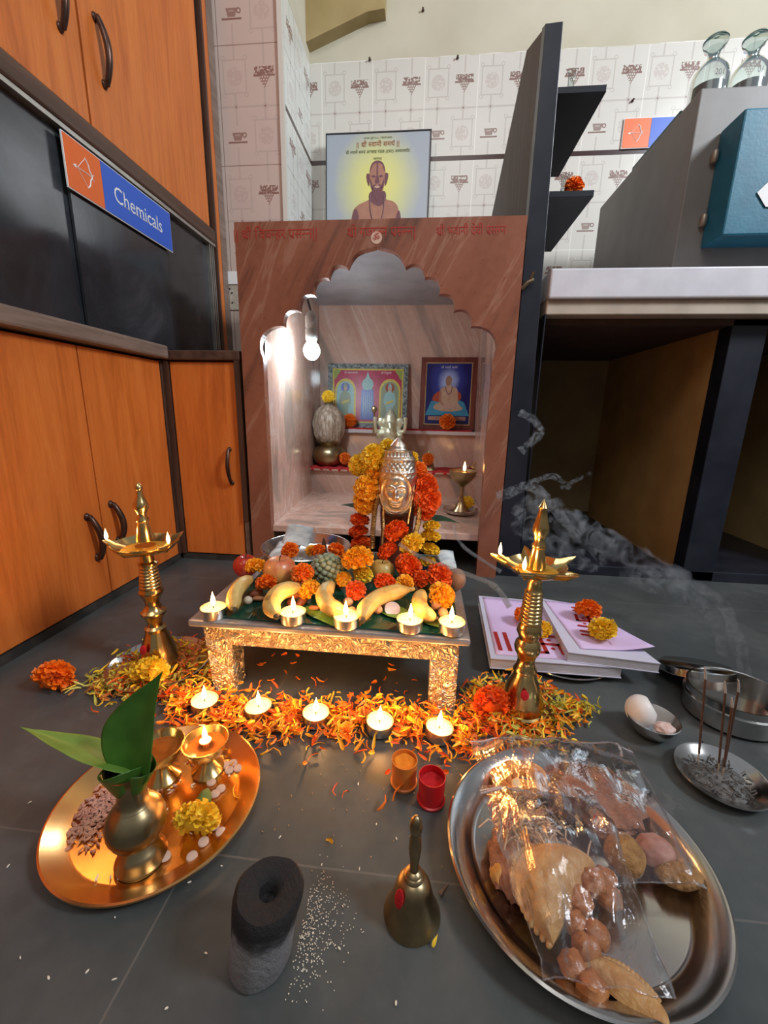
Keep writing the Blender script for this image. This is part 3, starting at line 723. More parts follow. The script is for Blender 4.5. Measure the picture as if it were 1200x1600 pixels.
# ================================================ low embossed table
def emboss():
    M = MAT('embossed_metal_sheet', (.62, .52, .40), .3, .85); v = M.xyz()
    b = M.noise(v, 42, 2, .5, 1.2); c = M.vor(v, 46); b2 = M.noise(v, 260, 3)
    h = ((b*46).sin()*.5+.5)*.8+((c*11).sin()*.3)+b2*.3; M.bump(h, .9, .0028)
    M.set('Base Color', M.ramp(h, [(.0, (.42, .33, .22)), (.5, (.66, .56, .42)), (1.0, (.78, .70, .56))])); return M.m
EMB = emboss()
TT = .135
t = thing('low_table', 'low silver table with embossed apron and four legs at the centre of the floor', 'table', (-.139, .545, 0))
MB().box(-.214, .216, -.002, .362, .122, .1335).build('tabletop', simple('dull_silver_top', (.36, .33, .32), (.46, .43, .42), .4, .6, scale=40, rvar=.15), t, smooth=False, bevel=.0035)
MB().box(-.197, .201, .014, .024, .086, .122).build('apron', EMB, t, smooth=False, bevel=.001)
MB().box(-.197, .201, .336, .346, .086, .122).build('apron', EMB, t, smooth=False, bevel=.001)
for x in (-.197, .191): MB().box(x, x+.010, .014, .346, .086, .122).build('apron', EMB, t, smooth=False, bevel=.001)
for x0, x1, w0, w1 in ((-.198, -.152, .010, -.003), (.160, .202, .0, .0)):
    for y in (.012, .310):
        lg = MB().add([(x0+w0, y, 0), (x1, y, 0), (x1, y+.04, 0), (x0+w0, y+.04, 0), (x0, y, .1205), (x1, y, .1205), (x1, y+.04, .1205), (x0, y+.04, .1205)],
                 [(0, 1, 5, 4), (1, 2, 6, 5), (2, 3, 7, 6), (3, 0, 4, 7), (4, 5, 6, 7), (3, 2, 1, 0)])
        lg.build('leg', EMB, t, smooth=False, bevel=.001)
GG = MAT('green_glass_sheet', (.010, .060, .038), .06, Specular_IOR_Level=.7).m
o = MB().add([(-.308, .556, 0), (.060, .548, 0), (.064, .89, 0), (-.318, .89, 0), (-.308, .556, .0035), (.060, .548, .0035), (.064, .89, .0035), (-.318, .89, .0035)],
    [(0, 3, 2, 1), (4, 5, 6, 7), (0, 1, 5, 4), (1, 2, 6, 5), (2, 3, 7, 6), (3, 0, 4, 7)]).build('green_glass_sheet', GG, loc=(0, 0, .1336), smooth=False, bevel=.0006)
tag(o, 'dark green glass sheet lying on the low silver table under the fruit', 'glass sheet')
TB = .1372
lab = ['leftmost tealight on the low table, on the bare silver corner', 'lit tealight on the low table between the first and second bananas from the left',
       'middle tealight of the five on the low table, below the central banana', 'lit tealight on the low table, fourth from the left, right of the round coin',
       'rightmost tealight on the low table, at its front right corner']
for p, l in zip([(-.319, .562, .1338), (-.19, .558, TB), (-.107, .556, TB), (-.012, .559, TB), (.050, .560, TB)], lab):
    tl_flames(tealight(p, l, 'tealights on the low table', rot=(0, 0, RND.uniform(0, 6))), .15)
lab = ['leftmost tealight of the floor row, among petals behind the brass plate', 'floor tealight among petals, second from the left, below the table edge', 'middle tealight of the floor row on the orange petals',
       'floor tealight among petals, fourth from the left, behind the powder cups', 'rightmost tealight of the floor row, beside the plastic bag']
for p, l in zip([(-.319, .513, .004), (-.232, .510, .004), (-.144, .508, .004), (-.049, .503, .004), (.036, .500, .004)], lab):
    tl_flames(tealight(p, l, 'tealights on the floor petals', rot=(RND.uniform(-.05, .12), RND.uniform(-.08, .08), RND.uniform(0, 6))), .30)

# ================================================ brass oil lamps
def oil_lamp(label, loc, H, prof, dish_z, dish_r, spouts, spout_len, flames, a0=0, power=.06, mat=BRASS):
    t = thing('oil_lamp', label, 'oil lamp', loc)
    k = H/.33
    base = [p for p in prof if p[1] <= .068]; stem = [p for p in prof if .066 <= p[1] <= .225]; top = [p for p in prof if p[1] >= .232]
    MB().lathe([(r*k, z*k) for r, z in base], 44).build('base', mat, t)
    MB().lathe([(r*k, z*k) for r, z in stem], 36).build('stem', mat, t)
    MB().lathe([(r*k, z*k) for r, z in top], 32).build('finial', mat, t)
    def out(a):
        s = 0
        for i in range(spouts):
            d = (a-a0-2*PI*i/spouts+PI) % (2*PI)-PI
            s = max(s, max(0, 1-abs(d)/.30)**1.5)
        return s
    N = 120; prof2 = [(.0, 0), (.35, .001), (.65, .006), (.86, .011), (1.0, .019)]
    vs = []; 
    for side in (0, 1):
        for (r, z) in prof2:
            for i in range(N):
                a = 2*PI*i/N; o = out(a); rr = r*dish_r+(spout_len*o if r >= 1 else spout_len*o*.55 if r > .85 else 0)
                vs.append((rr*math.cos(a), rr*math.sin(a), dish_z+z+(.006*o if r >= .9 else 0)-(.0022 if side else 0)))
    m_ = len(prof2); fs = []
    for side in (0, 1):
        for j in range(m_-1):
            for i in range(N):
                q = [side*m_*N+j*N+i, side*m_*N+j*N+(i+1) % N, side*m_*N+(j+1)*N+(i+1) % N, side*m_*N+(j+1)*N+i]
                fs.append(tuple(q if not side else q[::-1]))
    for i in range(N): fs.append(((m_-1)*N+i, (m_-1)*N+(i+1) % N, (2*m_-1)*N+(i+1) % N, (2*m_-1)*N+i))
    MB().add(vs, fs).build('dish', mat, t, fix=False)
    MB().lathe([(0, dish_z+.009), (dish_r*.72, dish_z+.009)], 40, cap=False).build('oil', MAT('lamp_oil_'+str(spouts), (.35, .20, .03), .05, Specular_IOR_Level=.8).m, t)
    for a in flames:
        x, y = math.cos(a), math.sin(a); r = dish_r+spout_len*.45
        MB().tube([(x*dish_r*.6, y*dish_r*.6, dish_z+.012), (x*dish_r*.9, y*dish_r*.9, dish_z+.017), (x*r, y*r, dish_z+.025)], .0016, 6).build('wick', simple('cotton_wick', (.6, .5, .3), None, .9), t)
        flame(t, (x*r, y*r, dish_z+.0245), .72, power)
    MB().ell((0, 0, 0), (.006, .0015, .0075)).build('red_mark', REDP, t, loc=(-.005, -.0305*k, .045*k), rot=(R(-20), 0, 0))
    return t
def ringed(z0, z1, r0, r1, n, amp):
    out = []
    for i in range(n*6+1):
        u = i/(n*6); out.append((r0+(r1-r0)*u+amp*abs(math.sin(PI*n*u)), z0+(z1-z0)*u))
    return out
profL = [(.038, 0), (.0385, .004), (.036, .006), (.036, .012), (.033, .016), (.029, .030), (.024, .045), (.019, .058), (.0165, .066), (.0175, .067), (.0175, .072), (.013, .076), (.0125, .084), (.016, .094),
         (.0175, .098), (.0205, .100), (.0205, .103), (.017, .106), (.0125, .113), (.0115, .120), (.014, .128), (.018, .136), (.0195, .139), (.0195, .142), (.0165, .146)]+ringed(.147, .188, .0165, .0125, 7, .0014)+\
        [(.0155, .190), (.0155, .193), (.011, .196), (.0105, .206), (.012, .216), (.016, .224), (.0135, .2325), (.0125, .240), (.0105, .254), (.0085, .264), (.0100, .266), (.0100, .269), (.0065, .274), (.0072, .280), (.0115, .288), (.0118, .293), (.009, .300), (.0055, .309), (.0045, .318), (.0062, .320), (.0062, .323), (.003, .328), (0, .331)]
oil_lamp('tall brass oil lamp with round dish in front of the orange cabinet doors', (-.452, .605, .010), .323, profL, .206, .050, 5, .014, [R(197), R(-19)], a0=R(197), power=.22)
profR = [(.036, 0), (.0365, .004), (.033, .006), (.034, .012), (.031, .020), (.026, .036), (.022, .048), (.017, .058), (.015, .066), (.0175, .067), (.0175, .071), (.014, .077), (.0125, .086), (.0145, .094), (.018, .100),
         (.0195, .107), (.018, .114), (.014, .120), (.0155, .126), (.0185, .133), (.0165, .141), (.0140, .146)]+ringed(.147, .198, .0150, .0115, 9, .0016)+[(.0105, .202), (.0098, .212), (.012, .220), (.0155, .2245),
         (.0125, .2325), (.0115, .245), (.0085, .262), (.0100, .264), (.0100, .267), (.0070, .272), (.0085, .280), (.0115, .288), (.0105, .295), (.0075, .306), (.0055, .318), (.0065, .321), (.003, .327), (0, .333)]
oil_lamp('tall brass oil lamp with pointed star-shaped dish, standing before the books', (.165, .572, .006), .330, profR, .220, .041, 5, .024, [R(165), R(237)], a0=R(165), power=.22)
tag(MB().lathe([(0, .001), (.058, .001), (.070, .006), (.082, .014), (.084, .0135), (.071, .004), (.058, 0), (0, 0)], 48, cap=False).build('small_steel_plate', STEEL, loc=(-.452, .605, .0005)), 'shallow steel plate full of petals under the left brass oil lamp', 'plate')
tag(MB().lathe([(0, .001), (.040, .001), (.050, .005), (.0505, .0045), (.041, 0), (0, 0)], 48, cap=False).build('small_brass_saucer', BRASSD, loc=(.165, .572, .0005)), 'small brass saucer under the right brass oil lamp', 'saucer')

# ================================================ flower petals strewn on the floor (uncountable)
def petal(mb, x, y, z, L, W, a, tilt, curl, k):
    mb.k = k; M = Matrix.Translation((x, y, z)) @ Matrix.Rotation(a, 4, 'Z') @ Matrix.Rotation(tilt, 4, 'Y') @ Matrix.Rotation(curl*3, 4, 'X')
    vs = []
    for i, (u, ww) in enumerate(((-.5, .25), (-.1, .8), (.3, 1.0), (.5, .55))):
        for e in (-1, 0, 1): vs.append((u*L, e*W*ww*.5, curl*u*u*L*2+abs(e)*W*.28))
    mb.add(vs, [(i*3+j, i*3+j+1, i*3+j+4, i*3+j+3) for i in range(3) for j in range(2)], M)
pm = MB(); r = random.Random(3); TLP = [(-.319, .513), (-.232, .510), (-.144, .508), (-.049, .503), (.036, .500)]
def strew(n, fn, cols, zmax=.010):
    for _ in range(n):
        x, y = fn()
        if any(math.hypot(x-a, y-b) < .024 for a, b in TLP): continue
        petal(pm, x, y, .003+r.random()**1.6*zmax, r.uniform(.010, .023), r.uniform(.0028, .0062), r.uniform(0, 6.3), r.uniform(-.7, .7), r.uniform(-.75, .75), r.choice(cols))
def band():
    u = r.random(); x = -.37+u*.46; yc = .528-.03*u-.018*math.sin(PI*u*2); return x, yc+r.gauss(0, .021)-.004
strew(1750, band, [0, 0, 0, 3, 3, 3, 2, 1, 5], .014)
strew(150, lambda: (r.uniform(-.40, .09), .51+r.gauss(0, .05)), [0, 1, 3])
def ringl():
    a = r.uniform(0, 2*PI); q = abs(r.gauss(.058, .02)); return -.452+q*math.cos(a)*1.0, .605+q*math.sin(a)*1.0
strew(420, ringl, [1, 2, 2, 4, 5, 5], .018)
strew(300, lambda: (-.42+r.gauss(0, .042), .545+r.gauss(0, .018)), [1, 2, 4, 5], .010)
strew(200, lambda: (-.50+r.gauss(0, .022), .55+r.gauss(0, .018)), [4, 4, 2, 5], .008)
strew(180, lambda: (-.36+r.gauss(0, .02), .60+r.gauss(0, .03)), [2, 4, 5, 1], .010)
def ringr():
    a = r.uniform(0, 2*PI); q = abs(r.gauss(.062, .018)); return .165+q*math.cos(a)*1.0, .575+q*math.sin(a)*.9
strew(560, ringr, [0, 0, 3, 2, 4, 4], .014)
strew(340, lambda: (.115+r.gauss(0, .022), .555+r.gauss(0, .03)), [0, 0, 1, 3], .012)
strew(90, lambda: (.245+r.gauss(0, .02), .585+r.gauss(0, .012)), [2, 4, 4, 1], .010)
o = pm.build('flower_petals', [MO, MR, MY, MA, PG, PB], fix=False); tag(o, 'loose orange and yellow marigold petals strewn on the floor round table and lamps', 'petals', kind='stuff')
sp_ = MB()
for _ in range(16): petal(sp_, r.uniform(-.28, .02), r.uniform(.56, .68), .003, .012, .006, r.uniform(0, 6), 0, .2, 0)
tag(sp_.build('flower_petals', [MO], fix=False), 'few stray orange petals on the dark floor underneath the low table', 'petals', kind='stuff')

# single marigolds on the floor
marigold('o', (-0.5878, 0.535, 0.01583), .031, 'orange marigold alone on the bare floor at the left, near the cabinet doors', rot=(R(-60), R(12), 0))
marigold('y', (-.432, .553, .030), .028, 'yellow marigold leaning on the foot of the left brass lamp', rot=(R(-50), 0, 0))
marigold('r', (.115, .548, .031), .026, 'deep orange marigold among petals left of the right brass lamp', rot=(R(-65), 0, 0))

# ================================================ golden tray with pot and small lamps (front left)
PX, PY = -.287, .358
t = tag(MB().lathe([(0, .003), (.084, .003), (.088, .0045), (.098, .010), (.1085, .016), (.1105, .0155), (.1105, .0135), (.099, .007), (.088, .001), (0, .0005)], 96, cap=False).build('brass_tray', COPPER, loc=(PX, PY, 0)),
    'round golden brass tray in the front left holding the leaf pot', 'tray')
t = thing('brass_pot', 'brass water pot with narrow neck and footed base standing on the golden tray', 'pot', (-.270, .300, .0035))
MB().lathe([(.0235, 0), (.0240, .003), (.0220, .006), (.0210, .010), (.0175, .016), (.0125, .021), (.0115, .025)], 44).build('foot', BRASSD, t)
MB().lathe([(.0115, .024), (.0175, .027), (.0240, .034), (.0270, .043), (.0272, .050), (.0250, .058), (.0200, .0655), (.0155, .070), (.0140, .072)], 44).build('belly', BRASSD, t)
MB().lathe([(.0165, .0695), (.0155, .071), (.0135, .073), (.0128, .086), (.0135, .097), (.0160, .106), (.0200, .1115), (.0205, .113), (.0190, .1128), (.0150, .107), (.0125, .097), (.012, .080)], 44, cap=False).build('neck', BRASSD, t)
def leaf_mesh(mb, base, tip, width, up, fold=.3, curl=.1, n=14, curve=(0, 0, 0)):
    base, tip, up = Vector(base), Vector(tip), Vector(up); ax = (tip-base); L = ax.length; s = ax.cross(up).normalized(); nrm = s.cross(ax).normalized(); cv = Vector(curve); vs = []
    for i in range(n+1):
        u = i/n; w_ = width*(math.sin(PI*min(1, u*.98+.06)**.72))**.9*(1-.25*u)
        if i == n: w_ = .0003
        c = base+ax*u+nrm*curl*L*math.sin(PI*u)+cv*math.sin(PI*u)
        for e in (-1, -.5, 0, .5, 1): vs.append(c+s*e*w_+nrm*abs(e)*w_*fold+nrm*.02*w_*math.sin(u*20+e*3))
    mb.add(vs, [(i*5+j, i*5+j+1, i*5+j+6, i*5+j+5) for i in range(n) for j in range(4)])
def leaf_mat(name, a, b, vein):
    M = MAT(name, a, .35, Subsurface_Weight=.1, Subsurface_Radius=(.002, .005, .001)); n = M.noise(M.xyz(), 40, 4)
    M.set('Base Color', M.ramp(n, [(.3, a), (.7, b)])); M.bump(M.noise(M.xyz(), 260, 3), .15, .0005); return M.m
LEAF = leaf_mat('betel_leaf', (.035, .115, .012), (.065, .18, .022), None)
LEAF2 = leaf_mat('pale_betel_leaf', (.10, .22, .03), (.16, .29, .05), None)
def leaf(label, base, tip, w, up, mat, **kw):
    mb = MB(); leaf_mesh(mb, base, tip, w, up, **kw); o = mb.build('betel_leaf', mat, fix=False, solid=.0006, sub=1)
    t = tag(o, label, 'leaf'); return t
leaf('large upright dark green betel leaf standing in the brass pot', (-.268, .298, .104), (-.228, .308, .218), .031, (.15, 1, .1), LEAF, fold=-.25, curl=.02, curve=(-.012, 0, 0))
leaf('betel leaf leaning far left out of the brass pot with its tip over the floor', (-.262, .302, .110), (-.384, .306, .143), .024, (.1, .35, 1), LEAF2, fold=.2, curl=.0)
mbl = MB()
for k, (a0_, a1_) in enumerate(((0, 3.9), (2.6, 5.4))):
    vs = []; n = 20
    for i in range(n+1):
        a = R(160)+a0_+(a1_-a0_)*i/n; q = .0115+.0025*math.sin(i*.3)
        for h in range(4):
            u = h/3; vs.append((-.270+(q+u*.011*(1.15 if k else .9))*math.cos(a), .300+(q+u*.011)*math.sin(a), .091+u*.030+u*.007*math.sin(a*1.5+k)))
    mbl.add(vs, [(i*4+h, (i+1)*4+h, (i+1)*4+h+1, i*4+h+1) for i in range(n) for h in range(3)])
tag(mbl.build('betel_leaf', LEAF, fix=False, solid=.0006, sub=1), 'rolled green betel leaf tucked in the mouth of the brass pot', 'leaf')

def diya(label, loc, s, lit, rz=0):
    t = thing('brass_diya', label, 'lamp', loc, rz)
    P = lambda l: [(r_*s, z_*s) for r_, z_ in l]
    MB().lathe(P([(.019, 0), (.0195, .003), (.0165, .006), (.012, .011), (.0085, .017), (.0095, .020)]), 36).build('foot', BRASS, t)
    MB().lathe(P([(.0085, .019), (.016, .023), (.023, .031), (.0265, .041), (.0275, .0455), (.0262, .0455), (.022, .034), (.014, .027), (0, .025)]), 40, cap=False).build('bowl', BRASS, t)
    MB().lathe(P([(0, .0365), (.0232, .0365)]), 36, cap=False).build('oil', simple('amber_oil', (.32, .10, .02), (.22, .06, .01), .06, scale=60), t)
    if lit:
        w_ = MB()
        for k in range(7): w_.tube([(.006*math.cos(k*.9), .006*math.sin(k*.9), .030*s), (0, 0, .044*s)], .0008, 5)
        w_.build('wick', simple('red_wick', (.45, .12, .03), None, .8), t); MB().lathe([(0, .0425*s), (.0065, .0435*s), (.007, .0455*s), (0, .0465*s)], 20).build('wick_disc', WAX, t)
        flame(t, (0, 0, .046*s), .8, .2)
    return t
diya('lit footed brass diya at the back of the golden tray, its wick burning', (-.257, .408, .0035), 1.0, True)
diya('unlit footed brass diya with dark oil behind the leaf pot on the golden tray', (-.307, .392, .0035), 1.05, False)
t = thing('marigold', 'wilting yellow marigold lying open with its green calyx up on the golden tray', 'flower', (-.226, .331, .022), rot=(R(-75), R(10), R(10)))
o = bpy.data.objects.new('petals', mg_mesh('y')); C.objects.link(o); o.parent = t; o.scale = (.023, .023, .020); o.rotation_euler = (PI*.06, 0, 0)
cm = MB(); cm.lathe([(.002, .006), (.0075, .010), (.0085, .017), (.006, .026), (.002, .030), (0, .031)], 16); cm.build('calyx', CALYX, t)

# rice, flattened rice, sugar discs and crumbs
GR = simple('pink_stained_rice', (.52, .26, .19), (.66, .40, .30), .7, scale=80); GW = simple('white_rice_grains', (.80, .74, .62), None, .6)
def grains(name, label, pts, L, W, mat, H=None, kind='stuff'):
    mb = MB(); rr = random.Random(len(pts))
    for x, y, z in pts:
        mb.ell((x, y, z), (L*rr.uniform(.7, 1.2), W*rr.uniform(.7, 1.2), (H or W)*rr.uniform(.7, 1.1)), 6, 4, Matrix.Rotation(rr.uniform(0, 6.3), 4, 'Z') @ Matrix.Rotation(rr.uniform(-.4, .4), 4, 'Y'))
    return tag(mb.build(name, mat, fix=False), label, name.replace('_', ' '), kind=kind)
pts = []
while len(pts) < 900:
    x, y = r.gauss(-.345, .020), r.gauss(.352, .030)
    x += (y-.352)*.35
    if math.hypot(x-PX, y-PY) < .088: pts.append((x, y, .0045+max(0, .006*(1-math.hypot(x+.345, y-.352)/.05))*r.random()))
grains('rice_grains', 'heap of pinkish stained rice on the left side of the golden tray', pts, .0036, .0014, GR)
pts = [(PX+r.uniform(-.07, .08), PY+r.uniform(-.085, .06), .0048) for _ in range(40)]
pts = [p for p in pts if math.hypot(p[0]-PX, p[1]-PY) < .085]
grains('rice_grains', 'scattered white rice grains on the bare part of the golden tray', pts, .0026, .0010, GW)
grains('rice_grains', 'few white rice grains scattered over the dark floor', [(r.uniform(-.45, .05), r.uniform(.2, .46), .001) for _ in range(45)], .0020, .0008, GW)
grains('ash_specks', 'spray of pale powdery specks on the floor right of the black stone cone', [(-.092+abs(r.gauss(0, .018)), .262+r.gauss(0, .021), .0006) for _ in range(420)], .0006, .0005, GW)
grains('floor_crumbs', 'small stray crumbs and stalks on the floor between the tray and cups', [(r.uniform(-.16, .08), r.uniform(.30, .46), .001) for _ in range(50)], .0016, .0007, simple('crumbs', (.35, .22, .12)))
SUG = MAT('translucent_sugar', (.85, .66, .56), .25, Transmission_Weight=.35, IOR=1.4).m
sg = MB().lathe([(0, 0), (.0048, 0), (.0056, .001), (.0052, .0026), (.0025, .0033), (0, .0033)], 18).build('sugar_disc', SUG)
spots = [(-0.2128, 0.3391, 0.005), (-0.2024, 0.3332, 0.005), (-0.2155, 0.3213, 0.005), (-0.2194, 0.3059, 0.005), (-0.2464, 0.3028, 0.005), (-0.2437, 0.3906, 0.005), (-0.2279, 0.3835, 0.005), (-0.2387, 0.4168, 0.005), (-0.2303, 0.4208, 0.005), (-0.2302, 0.41, 0.005), (-0.2203, 0.4141, 0.005), (-0.2313, 0.3762, 0.005), (-0.2198, 0.4282, 0.005)]
for i, p in enumerate(spots):
    o = sg if i == 0 else sg.copy()
    if i: C.objects.link(o)
    o.location = (p[0], p[1], .0034); o.rotation_euler = (0, 0, i)
    tag(o, 'small round translucent sugar disc loose on the right side of the golden tray', 'sweet', 'sugar discs on the golden tray')

# ================================================ black stone cone, bell, powder cups
def burnt():
    M = MAT('soot_stone', (.05, .05, .05), .8); x, y, z = M.sep(M.xyz()); n = M.noise(M.xyz(), 60, 5, .65)
    f = (z+n*.05-.066)/.020
    M.set('Base Color', M.ramp(f*1.0, [(0, (.25, .24, .245)), (.45, (.07, .065, .068)), (1, (.012, .011, .012))])); M.bump(M.noise(M.xyz(), 170, 5, .7), .9, .003); return M.m
t = thing('incense_burner', 'thick soot-blackened grey stone cylinder with a hole on top, front centre-left floor', 'burner', (-.122, .241, 0))
lean = Matrix(((1, 0, .16, 0), (0, 1, .0, 0), (0, 0, 1, 0), (0, 0, 0, 1)))
MB().lathe([(.0245, 0), (.026, .003), (.0255, .030), (.0265, .052), (.0280, .066), (.0275, .073), (.0250, .0765), (.0120, .0755), (.0075, .072), (.0055, .062), (0, .060)], 48, lean, mod=lambda a, z: 1+.02*math.sin(3*a+z*80)+.012*math.sin(7*a)).build('body', burnt(), t)
t = thing('bell', 'small brass hand bell with slim handle and a red dab on its shoulder, front floor', 'bell', (.006, .285, 0))
BELLM = simple('dull_bell_brass', (.30, .22, .12), (.40, .30, .16), .32, 1, scale=60, rvar=.2)
MB().lathe([(.0255, 0), (.0262, .002), (.0245, .006), (.0205, .015), (.0180, .026), (.0155, .036), (.0115, .0425), (.0060, .045), (.0058, .0455)], 48, cap=False).build('cup', BELLM, t)
MB().lathe([(.0085, .0435), (.0095, .0455), (.0085, .0475), (.0070, .0485), (.0078, .0500), (.0068, .0515), (.0042, .053), (.0036, .058), (.0045, .066), (.0058, .078), (.0052, .088), (.0038, .0935), (.0052, .096), (.0058, .102), (.0048, .108), (.0018, .1125), (0, .113)], 28).build('handle', BELLM, t)
MB().ell((0, 0, 0), (.0050, .0015, .0085)).build('red_dab', REDP, t, loc=(-.0120, -.0120, .034), rot=(R(-18), 0, R(-45)))
def cup(name, label, loc, plast, powder, pz):
    t = thing(name, label, 'cup', loc)
    MB().lathe([(0, .0), (.0155, 0), (.0162, .0015), (.0168, .004), (.0150, .005), (.0152, .014), (.0158, .034), (.0160, .036), (.0148, .036), (.0143, .006), (0, .005)], 40, cap=False).build('cup_body', plast, t)
    MB().lathe([(.0144, .006), (.0144, pz), (.012, pz+.0015), (.008, pz-.001), (.004, pz-.0015), (0, pz-.0005)], 36, mod=lambda a, z: 1+.03*math.sin(5*a)).build('powder', powder, t)
PO = MAT('orange_plastic', (.75, .22, .03), .4, Transmission_Weight=.15).m; PR = MAT('red_plastic', (.60, .01, .015), .3, Transmission_Weight=.15).m
cup('powder_cup', 'small open cup of orange-yellow turmeric powder on the floor by the petals', (-.009, .422, 0), PO, ORP, .031)
cup('powder_cup', 'small open red cup of vermilion powder beside the orange one', (.0245, .402, 0), PR, REDP, .027)
o = MB(); leaf_mesh(o, (0.02465, 0.261, 0.002), (0.02902, 0.2682, 0.006), .0018, (0, 0, 1)); tag(o.build('petal', MY, fix=False, solid=.0003), 'single yellow petal on the floor just below the bell', 'petal')
tag(MB().tube([(0.03251, 0.302, 0.002), (0.03992, 0.3089, 0.006)], [.0022, .0008], 8).build('clove', simple('clove_brown', (.08, .04, .02))), 'tiny brown clove on the floor right of the bell', 'clove')
tag(MB().tube([(0.3998, 0.5218, 0.002), (0.4103, 0.5371, 0.004)], [.0012, .0008], 6).build('match_stub', WICK), 'tiny burnt match stub on the floor behind the incense dish', 'match')

# ================================================ big steel plate with packets (front right)
QX, QY = .169, .347
tag(MB().lathe([(0, .004), (.098, .004), (.103, .006), (.109, .016), (.1235, .0235), (.1265, .0242), (.1285, .0228), (.1270, .0215), (.1115, .014), (.1045, .0025), (.098, .0005), (0, 0)], 110, cap=False).build('steel_plate', STEEL, loc=(QX, QY, 0)),
    'large round stainless steel plate with snack packets, front right floor', 'plate')
def bag_mat():
    m = bpy.data.materials.new('clear_plastic_film'); m.use_nodes = True; nt = m.node_tree; nt.nodes.clear(); N = nt.nodes.new; L = nt.links.new
    o = N('ShaderNodeOutputMaterial'); mx = N('ShaderNodeMixShader'); tr = N('ShaderNodeBsdfTransparent'); g = N('ShaderNodeBsdfGlossy'); d = N('ShaderNodeBsdfDiffuse'); m2 = N('ShaderNodeMixShader')
    lw = N('ShaderNodeLayerWeight'); lw.inputs[0].default_value = .30; tr.inputs[0].default_value = (.95, .94, .95, 1); g.inputs[1].default_value = .10; g.inputs[0].default_value = (1, 1, 1, 1); d.inputs[0].default_value = (.75, .74, .78, 1)
    tc_ = N('ShaderNodeTexCoord'); mp = N('ShaderNodeMapping'); mp.inputs['Scale'].default_value = (1, .45, 1); mp.inputs['Rotation'].default_value = (0, 0, .35); no = N('ShaderNodeTexNoise'); no.inputs['Scale'].default_value = 26; no.inputs['Detail'].default_value = 5; no.inputs['Distortion'].default_value = 1.8
    bp = N('ShaderNodeBump'); bp.inputs['Strength'].default_value = .8; bp.inputs['Distance'].default_value = .004
    L(tc_.outputs['Object'], mp.inputs[0]); L(mp.outputs[0], no.inputs['Vector']); L(no.outputs['Fac'], bp.inputs['Height'])
    for x in (lw, g, d): L(bp.outputs[0], x.inputs['Normal'])
    mt = N('ShaderNodeMath'); mt.operation = 'MULTIPLY_ADD'; mt.inputs[1].default_value = .55; mt.inputs[2].default_value = .0
    L(lw.outputs['Fresnel'], mt.inputs[0]); L(mt.outputs[0], mx.inputs[0]); L(tr.outputs[0], m2.inputs[1]); L(d.outputs[0], m2.inputs[2]); m2.inputs[0].default_value = .035
    L(m2.outputs[0], mx.inputs[1]); L(g.outputs[0], mx.inputs[2]); L(mx.outputs[0], o.inputs[0]); return m
FILM = bag_mat()
def quadpt(c, u, v):
    a, b, c_, d = (Vector(q) for q in c); return (a*(1-u)+b*u)*(1-v)+(d*(1-u)+c_*u)*v      # a TL, b TR, c BR, d BL
def bag(label, corners, height, seed, extra=None, n=(34, 46), zip_v=None):
    rn = Vector((seed*3.1, seed*1.7, 0)); t = thing('plastic_bag', label, 'bag', (0, 0, 0))
    def f(top):
        def g(u, v):
            p = quadpt(corners, u, v); e = min(1, min(u, 1-u)*7)*min(1, min(v, 1-v)*7); h = height(u, v)*e
            q = noise.noise(Vector((u*4, v*3, seed)))*.5+abs(noise.noise(Vector((u*5+v*3, v*3-u*2, seed+4))))*.9
            ed = noise.noise(Vector((u*3, v*7, seed+9)))*.004
            return Vector((p.x+ed*(1 if .02 < u < .98 else 1.5), p.y+ed, p.z+(h+q*.011 if top else .0-e*0.002)))
        return g
    mb = MB(); mb.grid(f(True), *n); mb.build('film', FILM, t, fix=False)
    edge = MB()
    for pts in ([(0, k/16) for k in range(17)], [(1, k/16) for k in range(17)], [(k/12, 1) for k in range(13)]): edge.tube([f(True)(*q) for q in pts], .0006, 5)
    edge.build('seam', FILM, t)
    if zip_v:
        z = MB()
        for vv in zip_v: z.tube([f(True)(k/14, vv)+Vector((0, 0, .001)) for k in range(15)], .0009, 6)
        z.build('zip_lock', MAT('zip_plastic_'+str(seed), (.75, .70, .74), .2, Transmission_Weight=.5).m, t)
    return t
z0 = .010
bag('clear zip-lock bag holding fried half-moon pastries, nearest bag on the steel plate', ((.079, .397, .036), (.207, .387, .036), (.206, .238, .024), (.108, .236, .026)), lambda u, v: .020+.020*math.sin(PI*min(1, v*1.1)), 1, zip_v=(.055, .075))
bag('crumpled clear bag of sweets and savouries at the back of the steel plate', ((.070, .480, .022), (.292, .500, .014), (.280, .322, .022), (.135, .320, .016)), lambda u, v: .018+.020*math.sin(PI*v), 2, zip_v=(.06,))

